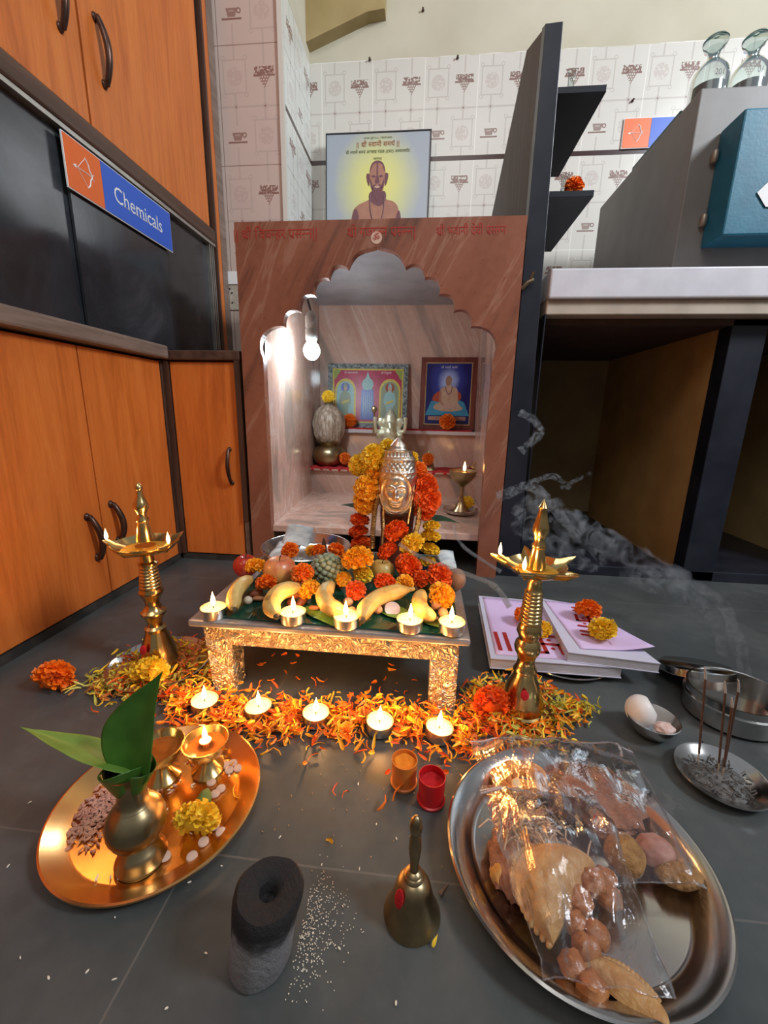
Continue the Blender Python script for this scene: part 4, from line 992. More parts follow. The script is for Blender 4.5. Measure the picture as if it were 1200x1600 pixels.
FRY = simple('fried_golden_pastry', (.44, .22, .07), (.60, .36, .14), .5, scale=70, bump=.8, bscale=130, bdist=.003)
FRYB = simple('fried_brown_nuggets', (.30, .10, .028), (.46, .19, .065), .35, scale=50, bump=.7, bscale=110, bdist=.003)
FRYD = simple('dark_savoury_mix', (.22, .075, .035), (.34, .13, .06), .6, scale=90, bump=.9, bscale=260, bdist=.003)
def karanji(label, loc, rz, L, W, T):
    t = thing('half_moon_pastry', label, 'pastry', loc, rz); mb = MB()
    def top(s):
        def g(u, v):
            a = PI*u; x = -math.cos(a)*L; yo = math.sin(a)*W; y = yo*v; th = T*math.sin(PI*min(1, v*.98+.02))**.6*math.sin(a)**.5
            return (x, y, s*th*(1 if s > 0 else .5)+T*.5)
        return g
    mb.grid(top(1), 26, 12); mb.grid(top(-1), 26, 12); mb.build('body', FRY, t, fix=True)
    e = MB()
    for k in range(30):
        a = PI*(k+.5)/30; e.ell((-math.cos(a)*L, math.sin(a)*W, T*.5), (.0042, .0030, .0026), 8, 5, Matrix.Rotation(a, 4, 'Z'))
    e.build('crimped_edge', FRY, t)
karanji('big golden half-moon pastry in the front zip-lock bag, upper one', (.152, .294, .013), R(49), .045, .056, .020)
karanji('golden half-moon pastry at the lower tip of the front zip-lock bag', (.168, .232, .010), R(-38), .033, .026, .011)
nug = [(0.1727, 0.3126, 0.026), (0.1546, 0.2962, 0.024), (0.146, 0.2788, 0.024), (0.1616, 0.2724, 0.024), (0.1366, 0.2528, 0.018), (0.1466, 0.2398, 0.018), (0.1861, 0.3055, 0.02), (0.1499, 0.2636, 0.022), (0.1887, 0.322, 0.02)]
for i, p in enumerate(nug):
    s_ = r.uniform(.0105, .0135)
    o = MB().ell((0, 0, 0), (s_, s_*.9, s_*.8), 14, 10, fn=lambda q: 1+.30*noise.noise(q*2.0+Vector((i*3, 0, 0)))).build('fried_nugget', FRYB, loc=p)
    tag(o, 'brown fried sweet nugget beside the half-moon pastries inside the front zip-lock bag', 'sweet', 'fried nuggets in the front bag')
# noodles (sev) and dark savoury mix
mb = MB()
for _ in range(170):
    x, y = .131+r.gauss(0, .017), .367+r.gauss(0, .014); a = r.uniform(0, 6.3); L_ = r.uniform(.008, .02); z = .018+r.random()*.016; c_ = r.uniform(-.004, .004)
    mb.tube([(x-math.cos(a)*L_/2, y-math.sin(a)*L_/2, z), (x+c_, y+c_, z+.003), (x+math.cos(a)*L_/2, y+math.sin(a)*L_/2, z)], .0009, 5)
tag(mb.build('fried_noodles', simple('pale_fried_noodles', (.55, .38, .25), (.66, .48, .32), .5, scale=90), fix=False), 'pale thin fried noodles at the zip end of the front bag', 'noodles', kind='stuff')
def lump(name, label, c, rad, mat, seed, cat, amp=.18, fr=2.2, kind=None, nu=36, nv=22):
    o = MB().ell((0, 0, 0), rad, nu, nv, fn=lambda q: 1+amp*noise.noise(q*fr+Vector((seed, seed, 0)))+amp*.35*noise.noise(q*fr*4+Vector((seed, 0, 0)))).build(name, mat, loc=c)
    return tag(o, label, cat, kind=kind)
lump('savoury_mix', 'heap of dark brown savoury mix under the crumpled rear bag', (.212, .410, .020), (.054, .044, .018), FRYD, 3, 'snack', .25, 3, 'stuff')
lump('savoury_mix', 'brown crumbly snack beneath the noodles at the front bag edge', (.100, .330, .014), (.018, .034, .010), FRYD, 8, 'snack', .25, 3, 'stuff')
LAD = simple('gram_flour_ball', (.24, .11, .03), (.38, .20, .07), .75, scale=110, bump=1.0, bscale=170, bdist=.004)
lump('laddu', 'round golden-brown laddu sweet in the rear bag, right of the pastry', (.214, .341, .027), .0185, LAD, 4, 'sweet', .05, 2)
lump('barfi', 'pinkish sweet block near the right rim of the steel plate, in the rear bag', (.248, .352, .024), (.018, .015, .012), simple('pink_sweet', (.34, .13, .085), (.50, .26, .20), .6, scale=70, bump=.5, bscale=200), 5, 'sweet', .15, 2)
lump('sweet_slab', 'brown flat sweet below the pinkish block by the right rim', (.262, .333, .020), (.022, .012, .010), LAD, 6, 'sweet', .12, 2)
lump('orange_sweet', 'small orange-brown fried bit on the left side of the steel plate', (0.08808, 0.3179, 0.015), (.008, .010, .007), simple('orange_fried', (.6, .28, .05), (.4, .16, .03), .5, scale=90), 9, 'sweet', .2, 2.5)
mb = MB(); pts = []
for i in range(70):
    a = i*.27; q = .004+.00020*i*1.25; pts.append((q*math.cos(a)*1.5, q*math.sin(a), .002*math.sin(a*3)))
mb.tube(pts, .0042, 8)
o = mb.build('chakli', simple('orange_spiral_snack', (.62, .22, .04), (.75, .34, .08), .5, scale=60, bump=.8, bscale=300), loc=(.136, .425, .024), rot=(R(15), 0, 0)); tag(o, 'orange spiral fried snack at the back rim of the steel plate', 'snack')
tag(MB().prism([(-.008, 0), (.006, .002), (.004, .016), (-.004, .014)], .004).build('banana_chip', simple('pale_chip', (.8, .6, .3)), loc=(0.1239, 0.3958, 0.03), rot=(R(-50), 0, .3), smooth=False, bevel=.001), 'pale triangular chip in front of the orange spiral snack', 'snack')

# ================================================ incense dish, bowl, tin (right)
t = tag(MB().lathe([(0, .0025), (.030, .003), (.040, .008), (.0475, .0135), (.050, .0145), (.0505, .0125), (.042, .005), (.031, 0), (0, 0)], 64, cap=False).build('incense_dish', STEEL, loc=(.391, .471, 0)), 'shallow steel saucer of ash holding incense sticks, right side floor', 'dish')
ASH = simple('ash', (.17, .165, .16), (.08, .078, .075), .95, scale=140, bump=.6, bscale=400)
mb = MB().lathe([(.030, .0032), (.026, .006), (.014, .0085), (0, .009)], 40, mod=lambda a, z: 1+.18*math.sin(3*a)+.08*math.sin(8*a))
for _ in range(150): 
    a = r.uniform(0, 6.3); q = r.random()**.6*.033; aa = r.uniform(0, 6.3); x, y = q*math.cos(a), q*math.sin(a)
    mb.tube([(x, y, .007), (x+.005*math.cos(aa), y+.005*math.sin(aa), .008+r.random()*.004)], .0008, 5)
tag(mb.build('incense_ash', ASH, loc=(.391, .471, 0)), 'grey ash and burnt stick ends in the steel incense saucer', 'ash', kind='stuff')
IST = simple('incense_stick_brown', (.075, .035, .022), (.11, .055, .035), .8, scale=100); IEM = emis('glowing_tip', (1, .2, .05), 1.2); IAS = simple('ash_tip', (.4, .37, .35), None, .9)
def stick(label, b, tp, rr):
    b, tp = Vector(b), Vector(tp); t = thing('incense_stick', label, 'incense stick', b); d = tp-b
    MB().tube([(0, 0, -.004), d*.12], .0007, 6).build('bamboo_core', simple('bamboo', (.5, .33, .2)), t)
    MB().tube([d*.10, d*.88], rr, 8).build('coating', IST, t)
    MB().tube([d*.88, d*.95+Vector((-.001, 0, 0)), d+Vector((-.002, 0, 0))], [rr, rr*.9, rr*.5], 8).build('ash_tip', IAS, t)
IG = 'incense sticks standing in the ash saucer'
stick('incense stick standing apart on the left of the ash saucer', (.375, .490, .010), (0.3585, 0.49, 0.1508), .0014)
stick('incense stick in the cluster of three, its ash tip leaning left', (.392, .478, .010), (0.3757, 0.478, 0.1402), .0013)
stick('shortest incense stick, in the middle of the right cluster', (.395, .474, .010), (0.3847, 0.474, 0.1217), .0014)
stick('incense stick furthest right in the ash saucer', (.398, .478, .010), (0.3909, 0.478, 0.1434), .0013)
tag(MB().lathe([(0, .002), (.014, .002), (.023, .009), (.030, .020), (.0335, .0285), (.0345, .0283), (.031, .018), (.024, .007), (.015, 0), (0, 0)], 56, cap=False).build('steel_bowl', STEEL, loc=(.345, .548, 0)), 'small steel bowl with a white ball and a pink lump, right of the right lamp', 'bowl')
EGG = MAT('smooth_white', (.80, .74, .70), .45, Subsurface_Weight=.1).m
def capball(q): return 1.0
mb = MB(); 
vs = []
mb.ell((0, 0, 0), (.0200, .0215, .0225), 36, 24, fn=lambda q: min(1.0, .84/max(.001, q.dot(Vector((.80, -.10, .59))))))
tag(mb.build('white_ball', EGG, loc=(.331, .556, .031)), 'smooth white egg-like ball with one flattened side, in the small steel bowl', 'ball')
lump('pink_lump', 'crumbly pale pink lump beside the white ball in the small steel bowl', (.354, .534, .0205), (.0135, .0110, .0085), simple('pale_pink_crumb', (.62, .40, .34), (.75, .58, .53), .8, scale=90, bump=.7, bscale=260), 11, 'sweet', .2, 2.5)
t = thing('steel_tin', 'open oval stainless steel tin box at the right edge of the photo', 'tin', (.492, .604, 0))
el = Matrix.Scale(1.0, 4)
MB().lathe([(0, .002), (.055, .002), (.058, .005), (.058, .030), (.0605, .031), (.0605, .033), (.0575, .0345), (.0575, .046), (.0585, .0465), (.0560, .046), (.0560, .004), (0, .001)], 72, Matrix.Scale(1.12, 4, (1, 0, 0)), cap=False).build('body', STEEL, t)
tag(MB().lathe([(0, .001), (.052, .001), (.056, .004), (.0565, .015), (.0575, .0155), (.0550, .015), (.0545, .003), (0, .0025)], 64, cap=False).build('tin_lid', STEEL, loc=(.486, .690, .034), rot=(PI-R(19), 0, 0)), 'round steel lid tilted up on its edge behind the steel tin', 'lid')

# ================================================ books and papers
t = tag(MB().lathe([(0, .003), (.075, .003), (.088, .009), (.096, .013), (.097, .011), (.088, .004), (.075, 0), (0, 0)], 64, cap=False).build('steel_plate', STEEL, loc=(.275, .745, 0)), 'steel plate mostly hidden beneath the two pale books', 'plate')
PAGE = simple('book_pages', (.52, .50, .50), (.62, .60, .61), .8, scale=5); COVW = simple('lavender_white_cover', (.62, .60, .72), None, .45); PINK = simple('pink_paper', (.68, .50, .78), (.74, .56, .84), .7, scale=8)
def page_mat():
    M = MAT('page_block', (.5, .48, .5), .85); x, y, z = M.sep(M.xyz()); M.set('Base Color', M.ramp(((z*2200).sin()*.5+.5)*.6+M.noise(M.xyz(), 60, 2)*.4, [(.2, (.42, .39, .42)), (.8, (.60, .57, .62))])); return M.m
PGM = page_mat()
def book(label, quad, z, th):
    c = [Vector((q[0], q[1])) for q in quad]; ctr = sum(c, Vector((0, 0)))/4; t = thing('book', label, 'book', (ctr.x, ctr.y, z))
    def slab(k, a, b, ins):
        p = [((q-ctr)*(1-ins)) for q in c]; return MB().add([(q.x, q.y, a) for q in p]+[(q.x, q.y, b) for q in p], [(3, 2, 1, 0), (4, 5, 6, 7), (0, 1, 5, 4), (1, 2, 6, 5), (2, 3, 7, 6), (3, 0, 4, 7)])
    slab(0, 0, .0012, 0).build('cover', COVW, t, smooth=False); slab(0, .0012, th-.0012, .012).build('pages', PGM, t, smooth=False)
    slab(0, th-.0012, th, 0).build('cover', COVW, t, smooth=False); return t
b1 = [(.130, .660), (.352, .660), (.345, .905), (.140, .918)]
book('left pale book under a pink sheet, partly under the other book', b1, .013, .020)
b2 = [(.262, .667), (.406, .652), (.358, .862), (.268, .884)]
book('right pale book resting across the left one, pink sheet on top', b2, .0335, .018)
def paper(label, pts, z, curl):
    t = thing('pink_sheet', label, 'paper', (0, 0, 0)); a, b, c, d = (Vector((*p, z)) for p in pts); mb = MB()
    mb.grid(lambda u, v: (a*(1-u)+b*u)*(1-v)+(d*(1-u)+c*u)*v+Vector((0, 0, curl*(u**3)*(1-v)**2*.012+.0004*math.sin(u*9+v*5))), 14, 14); mb.build('sheet', PINK, t, fix=False, solid=.0004); return t
p1 = paper('pink sheet with red auspicious symbol lying on the left book', [(.141, .672), (.262, .672), (.280, .900), (.148, .912)], .0338, 0)
p2 = paper('pink sheet with red auspicious symbol on the right book, corner overhanging', [(.287, .680), (.410, .683), (.350, .866), (.276, .872)], .0525, 1)
def symbol(parent, c, s, rz, z, bars=(-1.25, -.95, .95, 1.25)):
    mb = MB(); W_ = .13
    def bar(x0, y0, x1, y1):
        d = Vector((x1-x0, y1-y0)).normalized()*W_/2; n = Vector((-d.y, d.x)); P = [(x0-d.x+n.x, y0-d.y+n.y), (x0-d.x-n.x, y0-d.y-n.y), (x1+d.x-n.x, y1+d.y-n.y), (x1+d.x+n.x, y1+d.y+n.y)]
        mb.add([(p[0]*s, p[1]*s, .0003) for p in P], [(0, 1, 2, 3)])
    bar(-.5, 0, .5, 0); bar(0, -.5, 0, .5); bar(0, .5, .5, .5); bar(.5, 0, .5, -.5); bar(0, -.5, -.5, -.5); bar(-.5, 0, -.5, .5)
    for x in bars: bar(x, -.5, x, .5)
    for x in (-.25, .25):
        for y in (-.25, .25): mb.add([((x+.07*math.cos(k))*s, (y+.07*math.sin(k))*s, .0003) for k in [i*PI/4 for i in range(8)]], [tuple(range(8))])
    mb.build('red_symbol', INK_R, parent, loc=(c[0], c[1], z), rot=(0, 0, rz), smooth=False, fix=False)
symbol(p1, (.234, .718), .058, R(0), .0346, (-1.42, -1.12)); symbol(p2, (.340, .782), .046, R(-100), .0536)
stn = MB(); stn.add([(x, y, 0) for x, y in smooth_closed([(.345, .700), (.368, .692), (.392, .698), (.388, .715), (.37, .727), (.352, .722)])], [tuple(range(24))]); stn.build('damp_stain', simple('damp_pink', (.50, .27, .45), None, .5), p2, loc=(0, 0, .0538), smooth=False, fix=False)
marigold('o', (0.3383, 0.7948, 0.074), .024, 'orange marigold on the right pink sheet, behind the yellow one', rot=(R(-20), 0, 0))
marigold('y', (0.3354, 0.7161, 0.074), .0245, 'yellow marigold on the right pink sheet near its front', rot=(R(-20), 0, 1))
marigold('o', (0.219, 0.7935, 0.052), .023, 'orange marigold on the left book, half hidden behind the brass lamp', rot=(R(-20), 0, 0))
marigold('y', (0.2365, 0.7429, 0.05), .020, 'yellow marigold on the left book just right of the brass lamp stem', rot=(R(-20), 0, 1))

# ================================================ fruit and offerings on the table
BANM = MAT('banana_skin', (.72, .47, .12), .42)
v_ = BANM.xyz(); n_ = BANM.noise(v_, 45, 5, .6); BANM.set('Base Color', BANM.ramp(n_, [(.30, (.22, .11, .03)), (.40, (.52, .31, .08)), (.60, (.64, .45, .15)), (.8, (.44, .38, .13))])); BANM = BANM.m
BTIP = simple('dark_banana_tip', (.03, .022, .012), (.07, .05, .02), .7)
def banana(label, pts, rad, tip0=True, stalk=False):
    t = thing('banana', label, 'banana', pts[0]); o_ = Vector(pts[0]); ps = [p-o_ for p in spline(pts, 7)]; n = len(ps)
    rad *= .88; rs = [rad*(min(1, .35+3.2*min(i/(n-1), 1-i/(n-1)))**.8) for i in range(n)]
    if stalk: rs = [rr if i/(n-1) < .8 else rad*max(.28, .9-(i/(n-1)-.8)*5) for i, rr in enumerate(rs)]
    MB().tube(ps, rs, 7).build('skin', BANM, t, sub=1)
    MB().ell(ps[0]+(ps[0]-ps[1]).normalized()*.001, (rad*.36, rad*.36, rad*.30)).build('tip', BTIP, t)
    e = ps[-1]+(ps[-1]-ps[-2]).normalized()*.004; MB().tube([ps[-1], e], [rad*.32, rad*.22], 8).build('stalk', BTIP, t)
Zb = .155
banana('leftmost banana, dark-tipped and upright, at the table left edge', [(-0.2825, 0.5566, 0.15), (-0.2946, 0.5836, 0.158), (-0.2967, 0.6125, 0.164), (-0.2963, 0.6524, 0.16)], .0155)
banana('second banana from the left with its dark tip touching the table front', [(-0.2114, 0.5458, 0.15), (-0.225, 0.5619, 0.16), (-0.2202, 0.5894, 0.168), (-0.1981, 0.6194, 0.165)], .0175)
banana('third banana from the left, short and curved between apple and candles', [(-0.1137, 0.5739, 0.15), (-0.1348, 0.57, 0.158), (-0.1501, 0.5918, 0.166), (-0.1471, 0.6332, 0.168)], .0175)
banana('fourth banana from the left with a long stalk pointing right', [(-0.08235, 0.5517, 0.15), (-0.0798, 0.5734, 0.158), (-0.0638, 0.6057, 0.162), (-0.03907, 0.6332, 0.16), (-0.00779, 0.6551, 0.158)], .0170, stalk=True)
banana('rightmost banana, pointing up near the table right side', [(0.02585, 0.5744, 0.148), (0.008105, 0.577, 0.156), (0.0006808, 0.5945, 0.164), (0.005237, 0.6264, 0.166)], .0155)
APP = MAT('apple_skin', (.6, .2, .06), .3); ax_, ay_, az_ = APP.sep(APP.xyz()); n_ = APP.noise(APP.xyz(scale=(1, 1, .25)), 60, 4)
APP.set('Base Color', APP.ramp(n_*.6+az_*8+.12, [(.25, (.78, .42, .10)), (.5, (.75, .30, .10)), (.75, (.48, .06, .03))])); APP = APP.m
def apple(name, label, loc, s, mat):
    t = thing(name, label, 'fruit', loc)
    MB().lathe([(0, -.74*s), (.35*s, -.84*s), (.72*s, -.70*s), (.97*s, -.25*s), (1.0*s, .15*s), (.88*s, .55*s), (.6*s, .78*s), (.3*s, .76*s), (.10*s, .60*s), (0, .56*s)], 36, mod=lambda a, z: 1+.02*math.cos(5*a)).build('skin', mat, t)
    MB().tube([(0, 0, .56*s), (.03*s, 0, .8*s), (.10*s, 0, 1.0*s)], .0011, 6).build('stem', BTIP, t)
apple('apple', 'yellow-red apple behind the second banana from the left', (-0.2536, 0.6802, 0.166), .0300, APP)
apple('pomegranate', 'dark red round fruit at the back left corner of the table', (-0.3311, 0.71, 0.16), .0230, simple('red_fruit', (.42, .035, .02), (.30, .02, .015), .25, scale=30))
GUAV = simple('yellow_green_fruit', (.50, .30, .07), (.42, .33, .10), .35, scale=30)
apple('guava', 'dull yellow round fruit in the middle, below the idol', (-0.07101, 0.723, 0.16), .0235, GUAV)
lump('sapota', 'brown oval sapota fruit at the right edge of the table', (0.06648, 0.7129, 0.156), (.0170, .0175, .0200), simple('brown_fruit', (.28, .15, .09), (.36, .21, .14), .7, scale=80), 12, 'fruit', .03, 1.5)
t = thing('custard_apple', 'knobbly grey-green custard apple in the centre left of the fruit', 'fruit', (-0.1682, 0.6943, 0.168))
mb = MB().ell((0, 0, 0), (.026, .026, .024), 20, 14)
for i in range(90):
    z = 1-2*(i+.5)/90; a = i*2.39996; q = math.sqrt(1-z*z); mb.ell((.0275*q*math.cos(a), .0275*q*math.sin(a), .0255*z), (.0056, .0056, .0052), 8, 6)
mb.build('skin', simple('custard_apple_skin', (.20, .24, .13), (.34, .36, .24), .6, scale=60, bump=.4, bscale=300), t)
FG = 'loose marigolds between the fruit on the low table'
for c, px, rr, l in (('a', (-0.2936, 0.6706, 0.176), .0165, 'amber marigold leaning on the dark red fruit at the far left of the table'),
    ('o', (-0.2579, 0.6262, 0.164), .0160, 'orange marigold below the amber one, left of the apple'), ('o', (-0.2017, 0.6508, 0.176), .0175, 'orange marigold between apple and custard apple, upper of the pair'),
    ('a', (-0.1828, 0.6226, 0.16), .0165, 'amber marigold below the orange one, right of the second banana'), ('a', (-0.111, 0.6841, 0.196), .0245, 'largest amber marigold, standing high right of the custard apple'),
    ('a', (-0.1344, 0.6735, 0.16), .0130, 'small amber marigold just above the third banana'), ('r', (-0.1054, 0.6312, 0.16), .0155, 'deep red-orange marigold between the third and fourth bananas'),
    ('y', (-0.1025, 0.69, 0.165), .0160, 'greenish yellow marigold below the largest amber one'), ('r', (-0.05856, 0.6563, 0.166), .0170, 'deep red-orange marigold in front of the dull yellow fruit'),
    ('a', (-0.02646, 0.6788, 0.156), .0150, 'amber marigold beside the stalk of the fourth banana'), ('r', (0.002494, 0.6938, 0.16), .0150, 'dark red-orange marigold behind the banana stalk on the right'),
    ('r', (0.03539, 0.6991, 0.166), .0215, 'big red-orange marigold at the right side of the table'), ('a', (0.03706, 0.636, 0.158), .0200, 'amber marigold directly below the big red-orange one on the right')):
    marigold(c, px, rr*1.12, l)
# betel leaves, nuts, coin
for k, (b, tp, w_, l) in enumerate((((-0.183, 0.6025, 0.1385), (-0.1093, 0.5368, 0.1385), .016, 'betel leaf on the green glass between the second and third bananas'), ((-0.05612, 0.6158, 0.1385), (0.002114, 0.571, 0.1385), .022, 'betel leaf on the green glass beneath the fourth banana'), ((0.006736, 0.5918, 0.1385), (0.04477, 0.5577, 0.1385), .014, 'small betel leaf under the rightmost banana'))):
    leaf(l, b, tp, w_, (0, 0, 1), LEAF2, fold=.08, curl=.02)
ALM = simple('almond_skin', (.33, .12, .05), (.42, .18, .08), .6, scale=120); NUT = simple('areca_nut', (.48, .24, .12), (.60, .34, .20), .6, scale=90); DATE = simple('dried_date', (.22, .055, .02), (.32, .09, .03), .4, scale=70)
def nut(name, label, loc, rad, mat, rz, grp): 
    o = MB().ell((0, 0, 0), rad, 14, 10, fn=lambda q: 1-.10*q.x).build(name, mat, loc=loc, rot=(RND.uniform(-.3, .3), RND.uniform(-.3, .3), rz)); tag(o, label, 'nut' if name != 'dried_date' else 'dried date', grp)
for px, rz in (((-0.2076, 0.6268, 0.146), .4), ((-0.1911, 0.6157, 0.143), 1.2), ((-0.2079, 0.6038, 0.143), 2.2)): nut('dried_date', 'wrinkled brown dried date beside the second banana from the left', px, (.0145, .0070, .0065), DATE, rz, 'dates by the second banana')
for px, rz in (((-0.1653, 0.5924, 0.1425), -.4), ((-0.2657, 0.6124, 0.143), .6)): nut('almond', 'brown almond lying on the green glass near the second banana', px, (.0105, .0055, .0040), ALM, rz, 'almonds near the second banana')
for px, rz in (((-0.1146, 0.6166, 0.1455), 0), ((-0.104, 0.587, 0.144), 1)): nut('areca_nut', 'brown areca nut between the third and fourth bananas', px, (.0085, .0080, .0075), NUT, rz, 'areca nuts between third and fourth bananas')
for px, rz in (((-0.0646, 0.5971, 0.145), 0), ((-0.05447, 0.6191, 0.145), 1)): nut('areca_nut', 'brown areca nut right of the fourth banana near the coin', px, (.0090, .0070, .0075), NUT, rz, 'areca nuts near the coin')
for px, rz in (((0.03945, 0.5987, 0.145), 0), ((0.02889, 0.6221, 0.147), 1)): nut('areca_nut', 'brown areca nut below the amber marigold on the right of the table', px, (.0085, .0085, .0080), NUT, rz, 'areca nuts at the table right')
nut('areca_nut', 'pale areca nut beside the leftmost banana', (-0.2796, 0.601, 0.144), (.0075, .0075, .0070), simple('pale_nut', (.55, .46, .34)), 0, None)
nut('dried_date', 'dark dried date behind the pale nut at the table left', (-0.2741, 0.6252, 0.147), (.0120, .0070, .0065), DATE, .9, None)
tag(MB().lathe([(0, 0), (.0115, 0), (.0125, .0008), (.0125, .0018), (.0110, .0022), (0, .0018)], 36).build('coin', simple('pale_coin', (.60, .56, .62), (.5, .47, .52), .3, .4, scale=120), loc=(-0.04144, 0.6014, 0.1445), rot=(R(35), R(8), 0)), 'pale round coin propped between the fourth and fifth bananas', 'coin')
# steel plate with notes at the back left of the table
tag(MB().lathe([(0, .003), (.074, .003), (.082, .008), (.0945, .0235), (.0965, .0242), (.0978, .0225), (.085, .006), (.074, 0), (0, 0)], 72, cap=False).build('steel_plate', STEEL, loc=(-.252, .845, TB)), 'steel plate with banknotes and marigolds at the back left of the low table', 'plate')
NOTE = MAT('banknote_print', (.55, .60, .60), .7); nn = NOTE.noise(NOTE.xyz(scale=(1, 3, 1)), 70, 5, .7); nx = NOTE.vor(NOTE.xyz(), 45)
NOTE.set('Base Color', NOTE.ramp(nn*.7+nx*.4, [(.3, (.28, .30, .33)), (.5, (.55, .60, .62)), (.7, (.72, .76, .74))])); NOTE = NOTE.m
def note(label, c, fold=True):
    t = thing('banknote', label, 'banknote', (0, 0, 0)); a, b, c_, d = (Vector(q) for q in c); MB().grid(lambda u, v: (a*(1-u)+b*u)*(1-v)+(d*(1-u)+c_*u)*v+Vector((0, 0, .003*math.sin(PI*u)+.002*math.sin(v*7))), 8, 10).build('note_paper', NOTE, t, fix=False, solid=.0004)
note('folded grey-blue banknote standing up at the back of the steel plate', ((-0.304, 0.8338, 0.165), (-0.2392, 0.8176, 0.165), (-0.2514, 0.905, 0.1824), (-0.3126, 0.905, 0.1888)))
note('grey banknote lying flat toward the front of the steel plate', ((-0.3084, 0.7621, 0.158), (-0.263, 0.7616, 0.158), (-0.2591, 0.8472, 0.166), (-0.3146, 0.8475, 0.166)))
for c, px, rr, l in (('o', (-0.2621, 0.7647, 0.176), .0175, 'brown-orange marigold on the left banknote in the steel plate'), ('o', (-0.2126, 0.7961, 0.168), .0155, 'small orange marigold in the middle of the banknote plate'), ('o', (-0.1723, 0.7907, 0.172), .0185, 'orange marigold at the right side of the banknote plate'), ('a', (-0.2302, 0.8051, 0.164), .0120, 'small amber marigold between the others in the banknote plate')):
    marigold(c, px, rr, l)
tag(MB().lathe([(.0070, 0), (.0078, .003), (.0072, .008), (.0055, .018), (.0035, .027), (.0014, .034), (0, .036)], 20).build('incense_cone', simple('incense_cone_brown', (.16, .07, .04), (.10, .045, .03), .8), loc=((-0.2158, 0.8574, 0.15)[0], (-0.2158, 0.8574, 0.15)[1], .141)), 'brown incense cone standing in the banknote plate', 'cone')
note('green-tinted banknote sheet sticking out behind the right marigolds', ((0.04692, 0.7661, 0.15), (0.07246, 0.7767, 0.15), (0.0711, 0.8795, 0.152), (0.03147, 0.8733, 0.152)))

# ================================================ goddess mask idol with garlands
IX, IY = -.052, .825
t = thing('goddess_idol', 'silver goddess mask with tall crown on a dark pedestal, garlanded with marigolds', 'idol', (IX, IY, TB))
MB().lathe([(.040, 0), (.041, .01), (.036, .03), (.033, .07), (.036, .11), (.034, .14), (.026, .16)], 36, Matrix.Scale(.85, 4, (0, 1, 0))).build('pedestal', simple('maroon_pedestal', (.10, .022, .018), (.15, .04, .03), .35, scale=20), t)
H0, H1 = .112, .266      # chin .. crown tip above the table
def mask(u, v):
    z = v; X = (u*2-1)
    prof = [(0, .012), (.06, .026), (.16, .034), (.30, .0375), (.44, .038), (.52, .0385), (.60, .0375), (.70, .034), (.745, .0330), (.78, .0290), (.84, .0265), (.85, .017), (.90, .0150), (.95, .009), (1.0, .0012)]
    w_ = 0
    for (a, wa), (b, wb) in zip(prof, prof[1:]):
        if a <= z <= b: w_ = wa+(wb-wa)*(z-a)/(b-a); break
    x = X*w_; d = math.sqrt(max(0, 1-X*X*.98))*w_*.95+.004
    g = lambda cx, cz, sx, sz, h: h*math.exp(-((x-cx)/sx)**2-((z-cz)/sz)**2)
    # face oval raised with a groove round it
    fx, fz = x/.0235, (z-.34)/.205; rr = math.hypot(fx, fz)
    d += .0035/(1+math.exp((rr-1)*18)) - .002*math.exp(-((rr-1.10)/.05)**2)+.0022*math.exp(-((rr-1.25)/.05)**2)
    if rr < 1.1:
        d += g(0, .335, .0032, .055, .0060)+g(0, .285, .0048, .020, .0042)      # nose
        d += g(-.0042, .283, .002, .012, .0016)+g(.0042, .283, .002, .012, .0016)
        for s in (-1, 1):
            d -= g(s*.0100, .372, .0062, .030, .0030); d += g(s*.0100, .370, .0046, .014, .0034)       # socket, eyeball
            ab = (x-s*.0105)/.0085; d += .0018*math.exp(-((z-(.432-.022*ab*ab))/.0085)**2)*(1 if abs(ab) < 1.15 else 0)
            d += .0013*math.exp(-((z-(.392-.014*ab*ab))/.0055)**2)*(1 if abs(ab) < .9 else 0)
            d += g(s*.0125, .270, .007, .05, .0022)
        lx = x/.0072; d += .0022*math.exp(-((z-(.222+.010*lx*lx))/.0095)**2)*(1 if abs(lx) < 1.1 else 0)+.0024*math.exp(-((z-.199)/.011)**2-(lx/.8)**2)
        d -= .0016*math.exp(-((z-(.211+.006*lx*lx))/.004)**2)*(1 if abs(lx) < 1.2 else 0)
        d += g(0, .160, .008, .022, .0020)+g(0, .475, .0020, .018, .0014)
    if z < .30 and rr > 1.15:      # collar rings
        d += .0016*math.sin((rr-1.15)*26)
    if .50 < z < .74 and rr > 1.0: d += .0012*abs(noise.noise(Vector((x*200, z*24, 1))))+.0007*math.sin(x*700)*math.sin(z*80)
    if z > .56: 
        for q in (.585, .735, .765, .845): d += .0022*math.exp(-((z-q)/.010)**2)
    if .77 < z < .84: d += .0010*math.sin(X*26)
    if .30 < z < .46 and abs(X) > .82: d += .0045*math.exp(-((abs(X)-.93)/.05)**2-((z-.38)/.06)**2)
    return (x, -d, H0+(H1-H0)*z)
mb = MB(); mb.grid(mask, 110, 200)
mb.grid(lambda u, v: (mask(u, v)[0], .004+.012*math.sin(PI*u), mask(u, v)[2]), 20, 60)
mb.build('silver_mask', SILVER, t, loc=(0, -.022, 0), fix=False)
for s in (-1, 1):
    e = MB()
    for k in range(5): e.ell((s*.0385, -.030, H0+(H1-H0)*(.40-.035*k)), (.0032+.0006*k, .003, .0032))
    e.build('ear_ornament', SILVER, t)
BEAD = simple('gold_beads', (.86, .62, .26), (.70, .46, .16), .3, 1, scale=200)
